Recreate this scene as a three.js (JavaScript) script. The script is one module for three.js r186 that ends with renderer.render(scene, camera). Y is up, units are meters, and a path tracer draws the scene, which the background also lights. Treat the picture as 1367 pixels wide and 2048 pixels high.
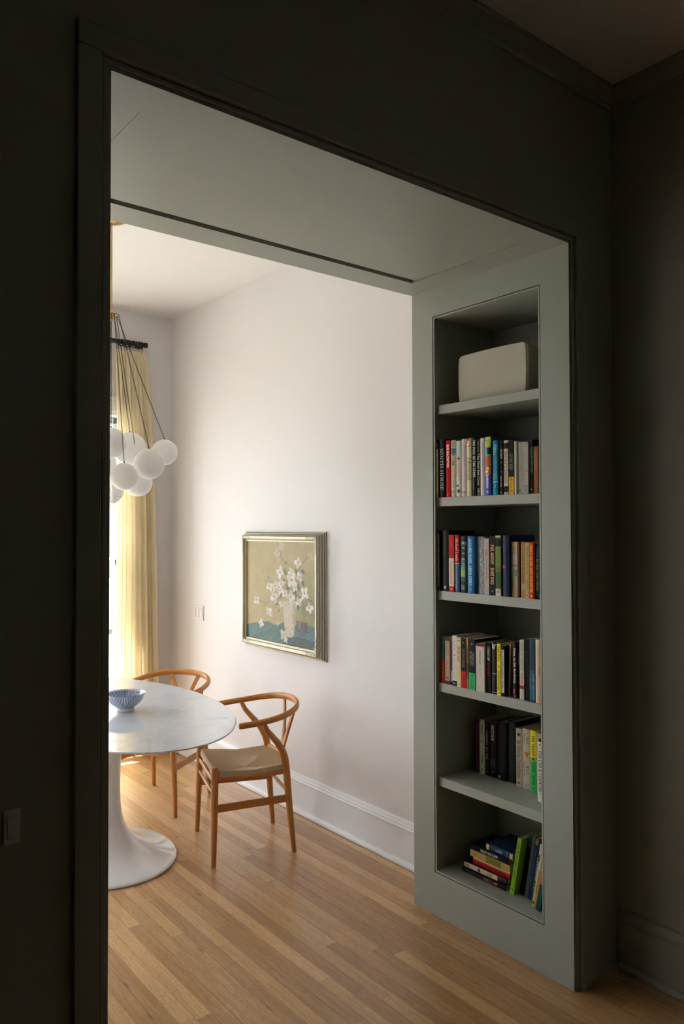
import * as THREE from 'three';
import { mergeGeometries } from 'three/addons/utils/BufferGeometryUtils.js';
import { RoundedBoxGeometry } from 'three/addons/geometries/RoundedBoxGeometry.js';
import { ImprovedNoise } from 'three/addons/math/ImprovedNoise.js';

// ---------------------------------------------------------------- camera, sky, sun, exposure
const scene = new THREE.Scene();
const FOCAL = 1539.1, WIDE = 1367, TALL = 2048;                 // focal length in photograph pixels
const camera = new THREE.PerspectiveCamera(2 * Math.atan(TALL / 2 / FOCAL) * 180 / Math.PI, WIDE / TALL, 0.05, 200);
camera.position.set(-2.2882, 1.6034, 1.6118);
camera.rotation.order = 'YXZ';
camera.rotation.set(0.0195, -0.6686, -0.0022);
camera.updateMatrixWorld();

const renderer = new THREE.WebGLRenderer({ antialias: true });
renderer.toneMapping = THREE.LinearToneMapping;
renderer.toneMappingExposure = 1.02;
renderer.shadowMap.enabled = true;
scene.background = new THREE.Color().setRGB(7.2, 7.9, 8.6);    // bright hazy summer sky

const sun = new THREE.DirectionalLight(new THREE.Color().setRGB(1, 0.94, 0.85), 190);
sun.name = 'sun';
sun.target.position.set(-1, 0, -3.4);
sun.position.copy(sun.target.position).add(new THREE.Vector3(-0.27, 1, -0.16).multiplyScalar(20));
sun.castShadow = true;
sun.shadow.mapSize.set(2048, 2048);
Object.assign(sun.shadow.camera, { left: -14, right: 14, top: 14, bottom: -14, near: 1, far: 60 });
scene.add(sun, sun.target);

// ---------------------------------------------------------------- helpers
function mulberry(seed) {
  let a = seed >>> 0;
  return () => { a = (a + 0x6d2b79f5) | 0; let t = Math.imul(a ^ (a >>> 15), 1 | a); t = (t + Math.imul(t ^ (t >>> 7), 61 | t)) ^ t; return ((t ^ (t >>> 14)) >>> 0) / 4294967296; };
}
const perlin = new ImprovedNoise();
const fbm = (x, y, z, n = 4) => { let s = 0, a = 0.5; for (let i = 0; i < n; i++) { s += a * perlin.noise(x, y, z); x *= 2.03; y *= 2.03; z *= 2.03; a *= 0.5; } return s; };
const V3 = (x, y, z) => new THREE.Vector3(x, y, z);

// a pixel of the photograph as a point on the plane x, y or z = value
function onPlane(u, v, axis, value) {
  const d = V3((u - WIDE / 2) / FOCAL, -(v - TALL / 2) / FOCAL, -1).applyQuaternion(camera.quaternion);
  return camera.position.clone().addScaledVector(d, (value - camera.position[axis]) / d[axis]);
}

const taken = new Map();
function numbered(name) {
  const n = taken.get(name) ?? 0;
  taken.set(name, n + 1);
  return n ? name + '_' + String(n).padStart(3, '0') : name;
}
function describe(o, label, category, group) {
  o.userData.label = label; o.userData.category = category;
  if (group) o.userData.group = group;
  return o;
}
function thing(name, label, category, at = [0, 0, 0], turn = 0, group) {
  const o = new THREE.Group();
  o.name = numbered(name);
  o.position.set(...at); o.rotation.y = turn;
  scene.add(o);
  return describe(o, label, category, group);
}
function part(name, geometry, material, parent, label) {
  const g = Array.isArray(geometry) ? (geometry.length > 1 ? mergeGeometries(geometry.map((x) => (x.index ? x.toNonIndexed() : x))) : geometry[0]) : geometry;
  const m = new THREE.Mesh(g, material);
  m.name = parent === scene ? numbered(name) : name;
  m.castShadow = m.receiveShadow = true;
  if (label) m.userData.label = label;
  parent.add(m);
  return m;
}
function structure(name, geometry, material, label, category) {
  const m = part(name, geometry, material, scene);
  m.userData.kind = 'structure';
  return describe(m, label, category);
}
// uv in metres by the way each face points
function metreUV(g) {
  if (g.index) g = g.toNonIndexed();
  const p = g.attributes.position, n = g.attributes.normal, uv = new Float32Array(p.count * 2);
  for (let i = 0; i < p.count; i++) {
    const ax = Math.abs(n.getX(i)), ay = Math.abs(n.getY(i)), az = Math.abs(n.getZ(i));
    const [a, b] = ax >= ay && ax >= az ? [p.getZ(i), p.getY(i)] : ay >= az ? [p.getX(i), p.getZ(i)] : [p.getX(i), p.getY(i)];
    uv[i * 2] = a; uv[i * 2 + 1] = b;
  }
  g.setAttribute('uv', new THREE.BufferAttribute(uv, 2));
  return g;
}
// a box from its corners, edges rounded by r where r > 0
function slab(x0, x1, y0, y1, z0, z1, r = 0) {
  const w = x1 - x0, h = y1 - y0, d = z1 - z0;
  const g = r > 0 ? new RoundedBoxGeometry(w, h, d, 2, Math.min(r, w / 2.01, h / 2.01, d / 2.01)) : new THREE.BoxGeometry(w, h, d);
  g.translate((x0 + x1) / 2, (y0 + y1) / 2, (z0 + z1) / 2);
  return metreUV(g);
}
// rectangles that fill u0..u1 x v0..v1 but for the holes
function around(u0, u1, v0, v1, holes) {
  const us = [u0, u1, ...holes.flatMap((h) => [h[0], h[1]])].sort((a, b) => a - b), vs = [v0, v1, ...holes.flatMap((h) => [h[2], h[3]])].sort((a, b) => a - b), out = [];
  for (let i = 0; i + 1 < us.length; i++) {
    let from = null;
    for (let j = 0; j + 1 < vs.length; j++) {
      const cu = (us[i] + us[i + 1]) / 2, cv = (vs[j] + vs[j + 1]) / 2;
      const open = us[i + 1] - us[i] < 1e-6 || holes.some((h) => cu > h[0] && cu < h[1] && cv > h[2] && cv < h[3]);
      if (open) { if (from !== null) out.push([us[i], us[i + 1], from, vs[j]]); from = null; }
      else if (from === null) from = vs[j];
    }
    if (from !== null) out.push([us[i], us[i + 1], from, v1]);
  }
  return out;
}
// a tube along a smooth path whose radius changes; radii are [r] or [wide, tall] per point
function sweep(points, radii, along = 32, round = 12, closed = true, up = V3(0, 1, 0)) {
  const curve = new THREE.CatmullRomCurve3(points.map((p) => V3(...p)), false, 'centripetal');
  const pos = [], nor = [], uv = [], idx = [], c = V3(), n = radii.length - 1, length = curve.getLength();
  for (let i = 0; i <= along; i++) {
    const t = i / along;
    curve.getPoint(t, c);
    const tan = curve.getTangent(t), side = V3().crossVectors(tan, Math.abs(tan.dot(up)) > 0.97 ? V3(1, 0, 0) : up).normalize(), top = V3().crossVectors(side, tan).normalize();
    const k = Math.min(t * n, n - 1e-6), a = [radii[Math.floor(k)]].flat(), b = [radii[Math.floor(k) + 1]].flat(), f = k % 1;
    const rw = a[0] + (b[0] - a[0]) * f, rt = (a[1] ?? a[0]) + ((b[1] ?? b[0]) - (a[1] ?? a[0])) * f;
    for (let j = 0; j <= round; j++) {
      const q = (j / round) * Math.PI * 2, cs = Math.cos(q), sn = Math.sin(q);
      pos.push(c.x + side.x * cs * rw + top.x * sn * rt, c.y + side.y * cs * rw + top.y * sn * rt, c.z + side.z * cs * rw + top.z * sn * rt);
      const v = side.clone().multiplyScalar(cs / rw).addScaledVector(top, sn / rt).normalize();
      nor.push(v.x, v.y, v.z); uv.push(j / round * 0.08, t * length);
    }
  }
  for (let i = 0; i < along; i++) for (let j = 0; j < round; j++) { const a = i * (round + 1) + j, b = a + round + 1; idx.push(a, b, a + 1, b, b + 1, a + 1); }
  if (closed) for (const [i, sgn] of [[0, -1], [along, 1]]) {
    const t = i / along, tan = curve.getTangent(t).multiplyScalar(sgn), base = pos.length / 3, first = i * (round + 1);
    for (let j = 0; j <= round; j++) { const q = (first + j) * 3; pos.push(pos[q], pos[q + 1], pos[q + 2]); nor.push(tan.x, tan.y, tan.z); uv.push(0, 0); }
    curve.getPoint(t, c); pos.push(c.x, c.y, c.z); nor.push(tan.x, tan.y, tan.z); uv.push(0, 0);
    for (let j = 0; j < round; j++) sgn > 0 ? idx.push(base + j + 1, base + j, base + round + 1) : idx.push(base + j, base + j + 1, base + round + 1);
  }
  const g = new THREE.BufferGeometry();
  g.setAttribute('position', new THREE.Float32BufferAttribute(pos, 3));
  g.setAttribute('normal', new THREE.Float32BufferAttribute(nor, 3));
  g.setAttribute('uv', new THREE.Float32BufferAttribute(uv, 2));
  g.setIndex(idx);
  return g;
}
// a closed outline [a, b] pulled straight along an axis from s0 to s1; axis 'x': a -> z, b -> y; axis 'z': a -> x, b -> y
function moulding(outline, axis, s0, s1) {
  const shape = new THREE.Shape(outline.map(([a, b]) => new THREE.Vector2(a, b)));
  const g = new THREE.ExtrudeGeometry(shape, { depth: s1 - s0, bevelEnabled: false });
  if (axis === 'z') g.translate(0, 0, s0);
  else { g.rotateY(-Math.PI / 2); g.scale(1, 1, 1); g.translate(s1, 0, 0); }
  return metreUV(g);
}
// textures
function dataTexture(w, h, fill, srgb = true) {
  const d = new Uint8Array(w * h * 4), c = [0, 0, 0];
  for (let y = 0, i = 0; y < h; y++) for (let x = 0; x < w; x++, i += 4) {
    fill(x, y, c);
    d[i] = Math.max(0, Math.min(255, c[0])); d[i + 1] = Math.max(0, Math.min(255, c[1])); d[i + 2] = Math.max(0, Math.min(255, c[2])); d[i + 3] = 255;
  }
  const t = new THREE.DataTexture(d, w, h);
  t.wrapS = t.wrapT = THREE.RepeatWrapping;
  t.magFilter = THREE.LinearFilter; t.minFilter = THREE.LinearMipmapLinearFilter; t.generateMipmaps = true;
  if (srgb) t.colorSpace = THREE.SRGBColorSpace;
  t.needsUpdate = true;
  return t;
}
function canvasTexture(w, h, draw) {
  const c = document.createElement('canvas');
  c.width = w; c.height = h;
  draw(c.getContext('2d'), w, h);
  const t = new THREE.CanvasTexture(c);
  t.colorSpace = THREE.SRGBColorSpace;
  t.anisotropy = 8;
  return t;
}
function repeated(t, a, b) { const c = t.clone(); c.repeat.set(a, b); c.needsUpdate = true; return c; }

// ---------------------------------------------------------------- materials
const plasterBump = dataTexture(256, 256, (x, y, c) => {   // rolled paint, tiles over 0.5 m
  const a = x / 256 * Math.PI * 2, b = y / 256 * Math.PI * 2;
  const n = fbm(Math.cos(a) * 9, Math.sin(a) * 9 + Math.cos(b) * 9, Math.sin(b) * 9, 3);
  c[0] = c[1] = c[2] = 128 + n * 130;
}, false);
const paint = (name, r, g, b, rough = 0.75, bump = 0.0006) => {
  const m = new THREE.MeshStandardMaterial({ name, roughness: rough, bumpMap: repeated(plasterBump, 2, 2), bumpScale: bump });
  m.color.setRGB(r, g, b);
  return m;
};
const whiteWall = paint('white wall paint', 0.80, 0.775, 0.765);
const whiteCeiling = paint('white ceiling paint', 0.85, 0.825, 0.805);
const whiteTrim = paint('white trim paint', 0.84, 0.85, 0.86, 0.35, 0.0002);
const sage = paint('sage grey cabinet paint', 0.375, 0.393, 0.335, 0.45, 0.0003);

// wood grain along v, about 0.12 m wide and 1.2 m long
function grain(w, h, seed, base, dark, light, knots) {
  const rnd = mulberry(seed), ks = [];
  for (let i = 0; i < knots; i++) ks.push([rnd() * w, rnd() * h, 3 + rnd() * 3]);
  return dataTexture(w, h, (x, y, c) => {
    const a = x / w * Math.PI * 2, px = Math.cos(a) * 3, py = Math.sin(a) * 3, b = y / h * Math.PI * 2, qx = Math.cos(b) * 0.9, qy = Math.sin(b) * 0.9;
    const warp = fbm(px * 0.5 + seed, py * 0.5 + qx, qy, 3);
    const lines = Math.sin((x / w * 22 + warp * 9) * 2.2) * 0.5 + 0.5;
    const fine = perlin.noise(px * 16, py * 16 + qx * 4 + seed, qy * 4);
    const pore = perlin.noise(px * 34 + seed, py * 34 + qx * 10, qy * 10);
    let t = 0.5 + warp * 0.9 + (lines - 0.5) * 0.28 + fine * 0.35, k = 0;
    for (const [kx, ky, kr] of ks) { const d = Math.hypot(x - kx, (y - ky) * 0.35) / kr; if (d < 2) k = Math.max(k, 1 - d / 2); }
    t = Math.max(0, Math.min(1, t));
    const p = pore > 0.3 ? 0.86 : 1;
    for (let i = 0; i < 3; i++) c[i] = (dark[i] + (light[i] - dark[i]) * t) * p * (1 - k * 0.4);
  });
}
const oakMaps = [
  grain(128, 1024, 3, 0, [184, 148, 108], [212, 178, 138], 0),
  grain(128, 1024, 17, 0, [174, 138, 98], [202, 166, 126], 1),
  grain(128, 1024, 29, 0, [196, 162, 124], [222, 190, 152], 0),
  grain(128, 1024, 41, 0, [166, 130, 92], [198, 160, 120], 0),
];
const plankMaterials = oakMaps.flatMap((map, i) => [0.93, 1.0, 1.07].map((k, j) => {
  const m = new THREE.MeshPhysicalMaterial({ name: 'oak floor ' + i + j, map: repeated(map, 9, 0.75), roughness: 0.33, clearcoat: 0.5, clearcoatRoughness: 0.22 });
  m.color.setRGB(1.05 * k, 0.925 * k, 0.72 * k);
  return m;
}));
const chairMap = grain(128, 1024, 57, 0, [182, 122, 68], [216, 158, 98], 0);
const chairOak = new THREE.MeshPhysicalMaterial({ name: 'oiled oak', map: repeated(chairMap, 10, 1.2), roughness: 0.42 });
chairOak.color.setRGB(0.93, 0.79, 0.5);
const flat = (name, r, g, b, rough = 0.5, metal = 0, more = {}) => {
  const m = new THREE.MeshPhysicalMaterial({ name, roughness: rough, metalness: metal, ...more });
  m.color.setRGB(r, g, b);
  return m;
};
const paperCord = flat('paper cord', 0.6, 0.43, 0.275, 0.85);
const whiteLacquer = flat('white lacquer', 0.86, 0.86, 0.86, 0.14, 0, { clearcoat: 0.8, clearcoatRoughness: 0.05 });
const brass = flat('aged brass', 0.55, 0.38, 0.16, 0.32, 1);
const blackIron = flat('black iron', 0.02, 0.022, 0.022, 0.45, 0.4);
const paneGlass = flat('window glass', 1, 1, 1, 0, 0, { transmission: 1, thickness: 0, ior: 1.45 });
const darkGlass = flat('dark window glass of the house', 0.12, 0.16, 0.2, 0.08);
const opal = flat('frosted white glass', 0.97, 0.955, 0.94, 0.6, 0, { transmission: 0.35, thickness: 0 });
const switchPlastic = flat('white switch plastic', 0.8, 0.785, 0.775, 0.35);

// ---------------------------------------------------------------- the setting
const OPEN_LEFT = -1.653, HEAD = 2.6, DEEP = 0.794;              // the cased opening in the thick partition
const WALL_X = 0.23, FAR_Z = -3.6, DINING_LEFT = -3.7, DINING_TOP = 3.14;
const HALL_X = 0.265, HALL_TOP = 3.226, HALL_LEFT = -7.5, HALL_BACK = 7.5;

// floor: oak strips laid from the hall through to the windows, each strip a piece of its own
{
  const floor = structure('floor', slab(HALL_LEFT - 0.2, 0.46, -0.2, -0.016, FAR_Z - 0.2, HALL_BACK + 0.2), flat('sub floor', 0.05, 0.035, 0.02, 0.9), 'light oak strip floor running from the dark hall into the dining room', 'floor');
  const rnd = mulberry(11), wide = 0.054, gap = 0.0009, rest = [];
  for (let x = 0.262, row = 0; x > HALL_LEFT; x -= wide, row++) {
    let z = FAR_Z - 0.05 - rnd() * 0.9;
    const last = x > -1.8 ? 1.0 : HALL_BACK;
    while (z < HALL_BACK) {
      const long = 0.55 + rnd() * 1.1, z0 = Math.max(z, FAR_Z - 0.19), z1 = Math.min(z + long, HALL_BACK), lift = (rnd() - 0.5) * 0.0005, k = rnd(), ou = rnd(), ov = rnd() * 2;
      z += long;
      if (z1 - z0 < 0.03) continue;
      const g = new THREE.BoxGeometry(wide - gap, 0.015, z1 - z0 - gap);
      const p = g.attributes.position, uv = g.attributes.uv;
      for (let i = 0; i < p.count; i++) uv.setXY(i, ou + (p.getX(i) + wide / 2), ov + p.getZ(i));
      g.translate(x - wide / 2, -0.0085 + lift, (z0 + z1) / 2);
      if (x > -1.72 && z0 < 0.9) part('plank', g, plankMaterials[Math.floor(k * plankMaterials.length)], floor);
      else rest.push(g);
    }
  }
  const far = part('plank_field', rest, plankMaterials[4], floor, 'oak strips in the unlit parts of the rooms');
  far.userData.kind = 'stuff';
}

// dining room shell
const W1 = [-0.9, -0.088, 0.09, 2.42], W2 = [-3.1, -1.4, 0.09, 2.42];   // window openings
structure('wall_dining_right', slab(WALL_X, 0.6, 0, 3.4, FAR_Z - 0.2, -0.764), whiteWall, 'white plaster wall with the framed flower picture', 'wall');
structure('wall_dining_far', around(DINING_LEFT - 0.2, WALL_X, 0, 3.4, [W1, W2]).map(([a, b, c, d]) => slab(a, b, c, d, FAR_Z - 0.2, FAR_Z)), whiteWall, 'white window wall behind the yellow curtain', 'wall');
structure('wall_dining_left', slab(DINING_LEFT - 0.2, DINING_LEFT, 0, 3.4, FAR_Z, -0.764), whiteWall, 'white dining room wall opposite the flower picture', 'wall');
structure('wall_dining_partition', [slab(DINING_LEFT, OPEN_LEFT - 0.02, 0, 3.4, -DEEP, -0.764), slab(OPEN_LEFT - 0.02, 0.02, HEAD + 0.04, 3.4, -DEEP, -0.764), slab(0.02, WALL_X, 0, 3.4, -DEEP, -0.764), slab(0.42, 0.6, 0, 3.4, -0.764, -0.03), slab(DINING_LEFT - 0.2, DINING_LEFT, 0, 3.4, -0.764, -0.03)], whiteWall, 'white dining room side of the thick partition wall', 'wall');
structure('ceiling_dining', slab(DINING_LEFT - 0.2, 0.6, DINING_TOP, DINING_TOP + 0.26, FAR_Z - 0.2, -0.764), whiteCeiling, 'plain white ceiling above the dining table', 'ceiling');

// hall shell
structure('wall_hall_front', [slab(HALL_LEFT, OPEN_LEFT - 0.02, 0, 3.4, -0.03, 0), slab(OPEN_LEFT - 0.02, 0.02, HEAD + 0.04, 3.4, -0.03, 0), slab(0.02, HALL_X, 0, 3.4, -0.03, 0)], sage, 'sage painted hall wall around the cased opening', 'wall');
structure('wall_hall_right', slab(HALL_X, 0.6, 0, 3.4, -0.03, HALL_BACK + 0.2), sage, 'sage painted hall wall beside the bookcase corner', 'wall');
structure('wall_hall_left', slab(HALL_LEFT - 0.2, HALL_LEFT, 0, 3.4, -0.03, HALL_BACK + 0.2), sage, 'sage painted hall wall at the far end of the hall', 'wall');
structure('wall_hall_back', slab(HALL_LEFT, HALL_X, 0, 3.4, HALL_BACK, HALL_BACK + 0.2), sage, 'sage painted hall wall facing the opening', 'wall');
structure('ceiling_hall', slab(HALL_LEFT - 0.2, 0.6, HALL_TOP, 3.52, -0.03, HALL_BACK + 0.2), whiteCeiling, 'unlit hall ceiling above the opening', 'ceiling');
structure('ceiling_partition', slab(HALL_LEFT - 0.2, 0.8, 3.4, 3.52, -0.8, 0), whiteCeiling, 'cover above the thick partition', 'ceiling');

// crown mouldings of the hall
const crownShape = [[0, 0], [0, -0.075], [0.007, -0.075], [0.008, -0.064], [0.014, -0.056], [0.023, -0.034], [0.03, -0.014], [0.036, -0.012], [0.037, 0]];
structure('trim_1', moulding(crownShape.map(([a, b]) => [a, b + HALL_TOP]), 'x', HALL_LEFT, HALL_X), sage, 'crown moulding above the cased opening', 'moulding');
{
  const g = moulding(crownShape.map(([a, b]) => [-a + HALL_X, b + HALL_TOP]), 'z', 0.0, HALL_BACK);
  structure('trim_2', g, sage, 'crown moulding along the dark hall side wall', 'moulding');
}
// door casing: bead, quirk and flat band, left post, right post and head
const casing = (x0, x1, y0, y1) => slab(x0, x1, y0, y1, 0, 0.018, 0.003);
const bead = (x0, x1, y0, y1) => slab(x0, x1, y0, y1, 0, 0.007, 0.003);
structure('trim_3', [bead(OPEN_LEFT - 0.021, OPEN_LEFT - 0.009, 0, HEAD + 0.021), casing(OPEN_LEFT - 0.078, OPEN_LEFT - 0.025, 0, HEAD + 0.025)], sage, 'sage casing post of the opening beside the light switch', 'casing');
structure('trim_4', [bead(0.009, 0.021, 0, HEAD + 0.021), casing(0.025, 0.078, 0, HEAD + 0.025)], sage, 'sage casing post of the opening beside the bookcase', 'casing');
structure('trim_5', [bead(OPEN_LEFT - 0.021, 0.021, HEAD + 0.009, HEAD + 0.021), casing(OPEN_LEFT - 0.078, 0.078, HEAD + 0.025, HEAD + 0.078)], sage, 'sage casing head across the top of the opening', 'casing');
// linings of the opening
structure('trim_6', slab(OPEN_LEFT - 0.02, OPEN_LEFT, 0, HEAD + 0.04, -DEEP, 0), sage, 'sage lining of the opening opposite the bookcase', 'lining');
{
  const inset = [-1.535, -0.12, -0.666, -0.118], frame = around(OPEN_LEFT, 0, -DEEP, 0, [inset]).map(([a, b, c, d]) => slab(a, b, HEAD, HEAD + 0.04, c, d));
  const head = structure('trim_7', frame, sage, 'sage lining over the opening with one long hatch panel', 'lining');
  part('hatch_panel', slab(inset[0] + 0.0035, inset[1] - 0.006, HEAD + 0.0035, HEAD + 0.03, inset[2] + 0.024, inset[3] - 0.0035, 0.0012), sage, head);
}
// baseboards
const baseShape = [[0, 0], [0.03, 0], [0.03, 0.011], [0.026, 0.021], [0.017, 0.025], [0.016, 0.168], [0.021, 0.172], [0.021, 0.178], [0.0165, 0.182], [0.0165, 0.189], [0.012, 0.196], [0.009, 0.208], [0, 0.212]];
structure('baseboard_dining_right', moulding(baseShape.map(([a, b]) => [WALL_X - a, b + 0.002]), 'z', FAR_Z, -DEEP), whiteTrim, 'tall white moulded baseboard below the flower picture', 'baseboard');
structure('baseboard_dining_far', moulding(baseShape.map(([a, b]) => [FAR_Z + a, b + 0.002]), 'x', -0.06, WALL_X), whiteTrim, 'white baseboard behind the curtain', 'baseboard');
structure('baseboard_hall_right', moulding(baseShape.map(([a, b]) => [HALL_X - a, b + 0.002]), 'z', 0.02, HALL_BACK), sage, 'sage baseboard along the hall side wall', 'baseboard');

// windows: white double-hung sashes in a deep frame; local x across, y up, +z into the room
function sashWindow(name, label, [u0, u1, v0, v1], place, cw = 0.09, post) {
  const w = u1 - u0, h = v1 - v0, mid = h * 0.545, g = new THREE.Group();
  g.name = name; g.userData.kind = 'structure';
  describe(g, label, 'window');
  scene.add(g);
  place(g, (u0 + u1) / 2, v0);
  const bar = (a, b, c, d, z0, z1) => slab(a, b, c, d, z0, z1, 0.004);
  part('frame', [bar(-w / 2, -w / 2 + 0.035, 0, h, -0.2, 0), bar(w / 2 - 0.035, w / 2, 0, h, -0.2, 0), bar(-w / 2, w / 2, h - 0.03, h, -0.2, 0), bar(-w / 2, w / 2, 0, 0.03, -0.2, 0.03)], whiteTrim, g);
  part('casing', [bar(-w / 2 - cw, -w / 2 + 0.005, -0.05, h + 0.09, 0, 0.02), bar(w / 2 - 0.005, w / 2 + cw, -0.05, h + 0.09, 0, 0.02), bar(-w / 2 - cw, w / 2 + cw, h - 0.005, h + 0.1, 0.001, 0.024)], whiteTrim, g);
  for (const [c, d, z] of [[0.03, mid + 0.02, -0.09], [mid - 0.02, h - 0.03, -0.13]]) {
    const a = -w / 2 + 0.036, b = w / 2 - 0.036;
    const s = part('sash', [bar(a, a + 0.045, c, d, z - 0.018, z + 0.018), bar(b - 0.045, b, c, d, z - 0.018, z + 0.018), bar(a, b, c, c + 0.05, z - 0.018, z + 0.018), bar(a, b, d - 0.045, d, z - 0.018, z + 0.018)], whiteTrim, g);
    if (post !== undefined) part('muntin', bar(post - (u0 + u1) / 2 - 0.025, post - (u0 + u1) / 2 + 0.025, c + 0.04, d - 0.04, z - 0.017, z + 0.017), whiteTrim, s);
    part('pane', slab(a + 0.03, b - 0.03, c + 0.03, d - 0.03, z - 0.002, z + 0.002), paneGlass, s);
  }
  return g;
}
sashWindow('window_1', 'tall white sash window half behind the yellow curtain', W1, (g, c, v) => g.position.set(c, v, FAR_Z), 0.06);
sashWindow('window_2', 'tall white sash window further along the window wall', W2, (g, c, v) => g.position.set(c, v, FAR_Z));

// outside: a pale terrace and the house across the way
structure('ground', slab(-40, 40, -0.7, -0.25, -40, FAR_Z - 0.21), flat('dark paving', 0.055, 0.06, 0.055, 0.9), 'grey paved ground outside the windows', 'ground');
structure('ground_side', slab(-40, HALL_LEFT - 0.25, -0.7, -0.25, FAR_Z - 0.21, 30), flat('dark side paving', 0.055, 0.06, 0.055, 0.9), 'grey paved ground beside the house', 'ground');
{
  const house = thing('neighbour_house', 'pale house seen through the gap beside the curtain', 'house', [3.2, -0.25, -12]);
  const siding = flat('pale grey siding', 0.42, 0.45, 0.48, 0.8), white = flat('white house trim', 0.8, 0.8, 0.8, 0.6);
  const holes = [[-0.9, 1.1, 0.9, 2.45], [-0.9, 1.1, 2.75, 3.6], [2.2, 3.6, 1.1, 2.6]];
  part('wall', around(-1.4, 5, 0, 6, holes).map(([a, b, c, d]) => slab(a, b, c, d, -0.3, 0)), siding, house);
  for (const [a, b, c, d] of holes) {
    const w = part('window', [slab(a - 0.08, b + 0.08, c - 0.08, c + 0.04, -0.05, 0.06), slab(a - 0.08, b + 0.08, d - 0.04, d + 0.08, -0.05, 0.04), slab(a - 0.06, a + 0.05, c, d, -0.05, 0.04), slab(b - 0.05, b + 0.06, c, d, -0.05, 0.04), slab((a + b) / 2 - 0.03, (a + b) / 2 + 0.03, c, d, -0.05, 0.03)], white, house);
    part('pane', slab(a, b, c, d, -0.12, -0.1), darkGlass, w);
  }
  part('roof', moulding([[-4, 6], [0.5, 6], [0.5, 6.15], [-1.7, 8.2], [-4, 6.15]], 'x', -1.6, 5.3), flat('slate roof', 0.12, 0.12, 0.13, 0.8), house);
  part('banner', slab(-0.35, 0.05, 3.66, 3.9, 0.02, 0.05), flat('pink cloth', 0.7, 0.25, 0.32, 0.8), house, 'pink banner');
}

// ---------------------------------------------------------------- built-in bookcase in the side of the opening
const SHELF_TOPS = [2.11, 1.7255, 1.3375, 0.957, 0.567], NICHE_FLOOR = 0.187, NZ0 = -0.662, NZ1 = -0.133, NICHE_BACK = 0.38;
{
  const b = thing('built_in_bookcase', 'sage built-in bookcase set into the side of the opening', 'bookcase');
  part('face_frame', around(-DEEP, 0, 0, HEAD, [[-0.672, -0.123, 0.176, 2.484]]).map(([a, c, d, e]) => slab(0, 0.02, d, e, a, c)), sage, b);
  part('liner', [slab(0.0015, NICHE_BACK, 0.18, NICHE_FLOOR, -0.668, -0.127), slab(0.0015, NICHE_BACK, 2.474, 2.48, -0.668, -0.127), slab(0.0015, NICHE_BACK, NICHE_FLOOR, 2.474, -0.668, NZ0), slab(0.0015, NICHE_BACK, NICHE_FLOOR, 2.474, NZ1, -0.127)], sage, b);
  part('back_panel', slab(NICHE_BACK, NICHE_BACK + 0.012, 0.18, 2.48, -0.668, -0.127), sage, b);
  part('groove_backing', around(-DEEP + 0.001, -0.001, 0.001, HEAD - 0.001, [[-0.668, -0.127, 0.18, 2.48]]).map(([a, c, d, e]) => slab(0.0201, 0.03, d, e, a, c)), sage, b);
  for (const y of SHELF_TOPS) part('shelf', slab(0.017, NICHE_BACK - 0.0005, y - 0.037, y, NZ0 + 0.0005, NZ1 - 0.0005, 0.0015), sage, b);
}

// ---------------------------------------------------------------- oval pedestal table
const TABLE = [-0.845, -2.07], TABLE_TOP = 0.725;
const marbleMap = dataTexture(1024, 1024, (x, y, c) => {
  const u = x / 1024 * 4, v = y / 1024 * 4, wx = fbm(u * 1.1, v * 1.1, 3, 4), wy = fbm(u * 1.1 + 9, v * 1.1, 5, 4);
  const cloud = fbm(u * 1.4 + wx, v * 1.4 + wy, 1.5, 5);
  const vein = 1 - Math.min(1, Math.abs(fbm(u * 0.55 + wx * 1.2, v * 1.5 + wy * 1.2, 8, 4)) * 26);
  const thin = 1 - Math.min(1, Math.abs(fbm(u * 1.3 - wy * 1.5, v * 2.6 + wx, 12, 4)) * 30);
  const speck = perlin.noise(u * 34, v * 34, 2) * 5;
  const k = Math.max(0, cloud) * 30 + vein * 26 * (0.5 + cloud) + thin * 12 * (0.5 + cloud);
  c[0] = 222 - k * 0.9 + speck; c[1] = 227 - k * 0.84 + speck; c[2] = 234 - k * 0.76 + speck;
});
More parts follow.
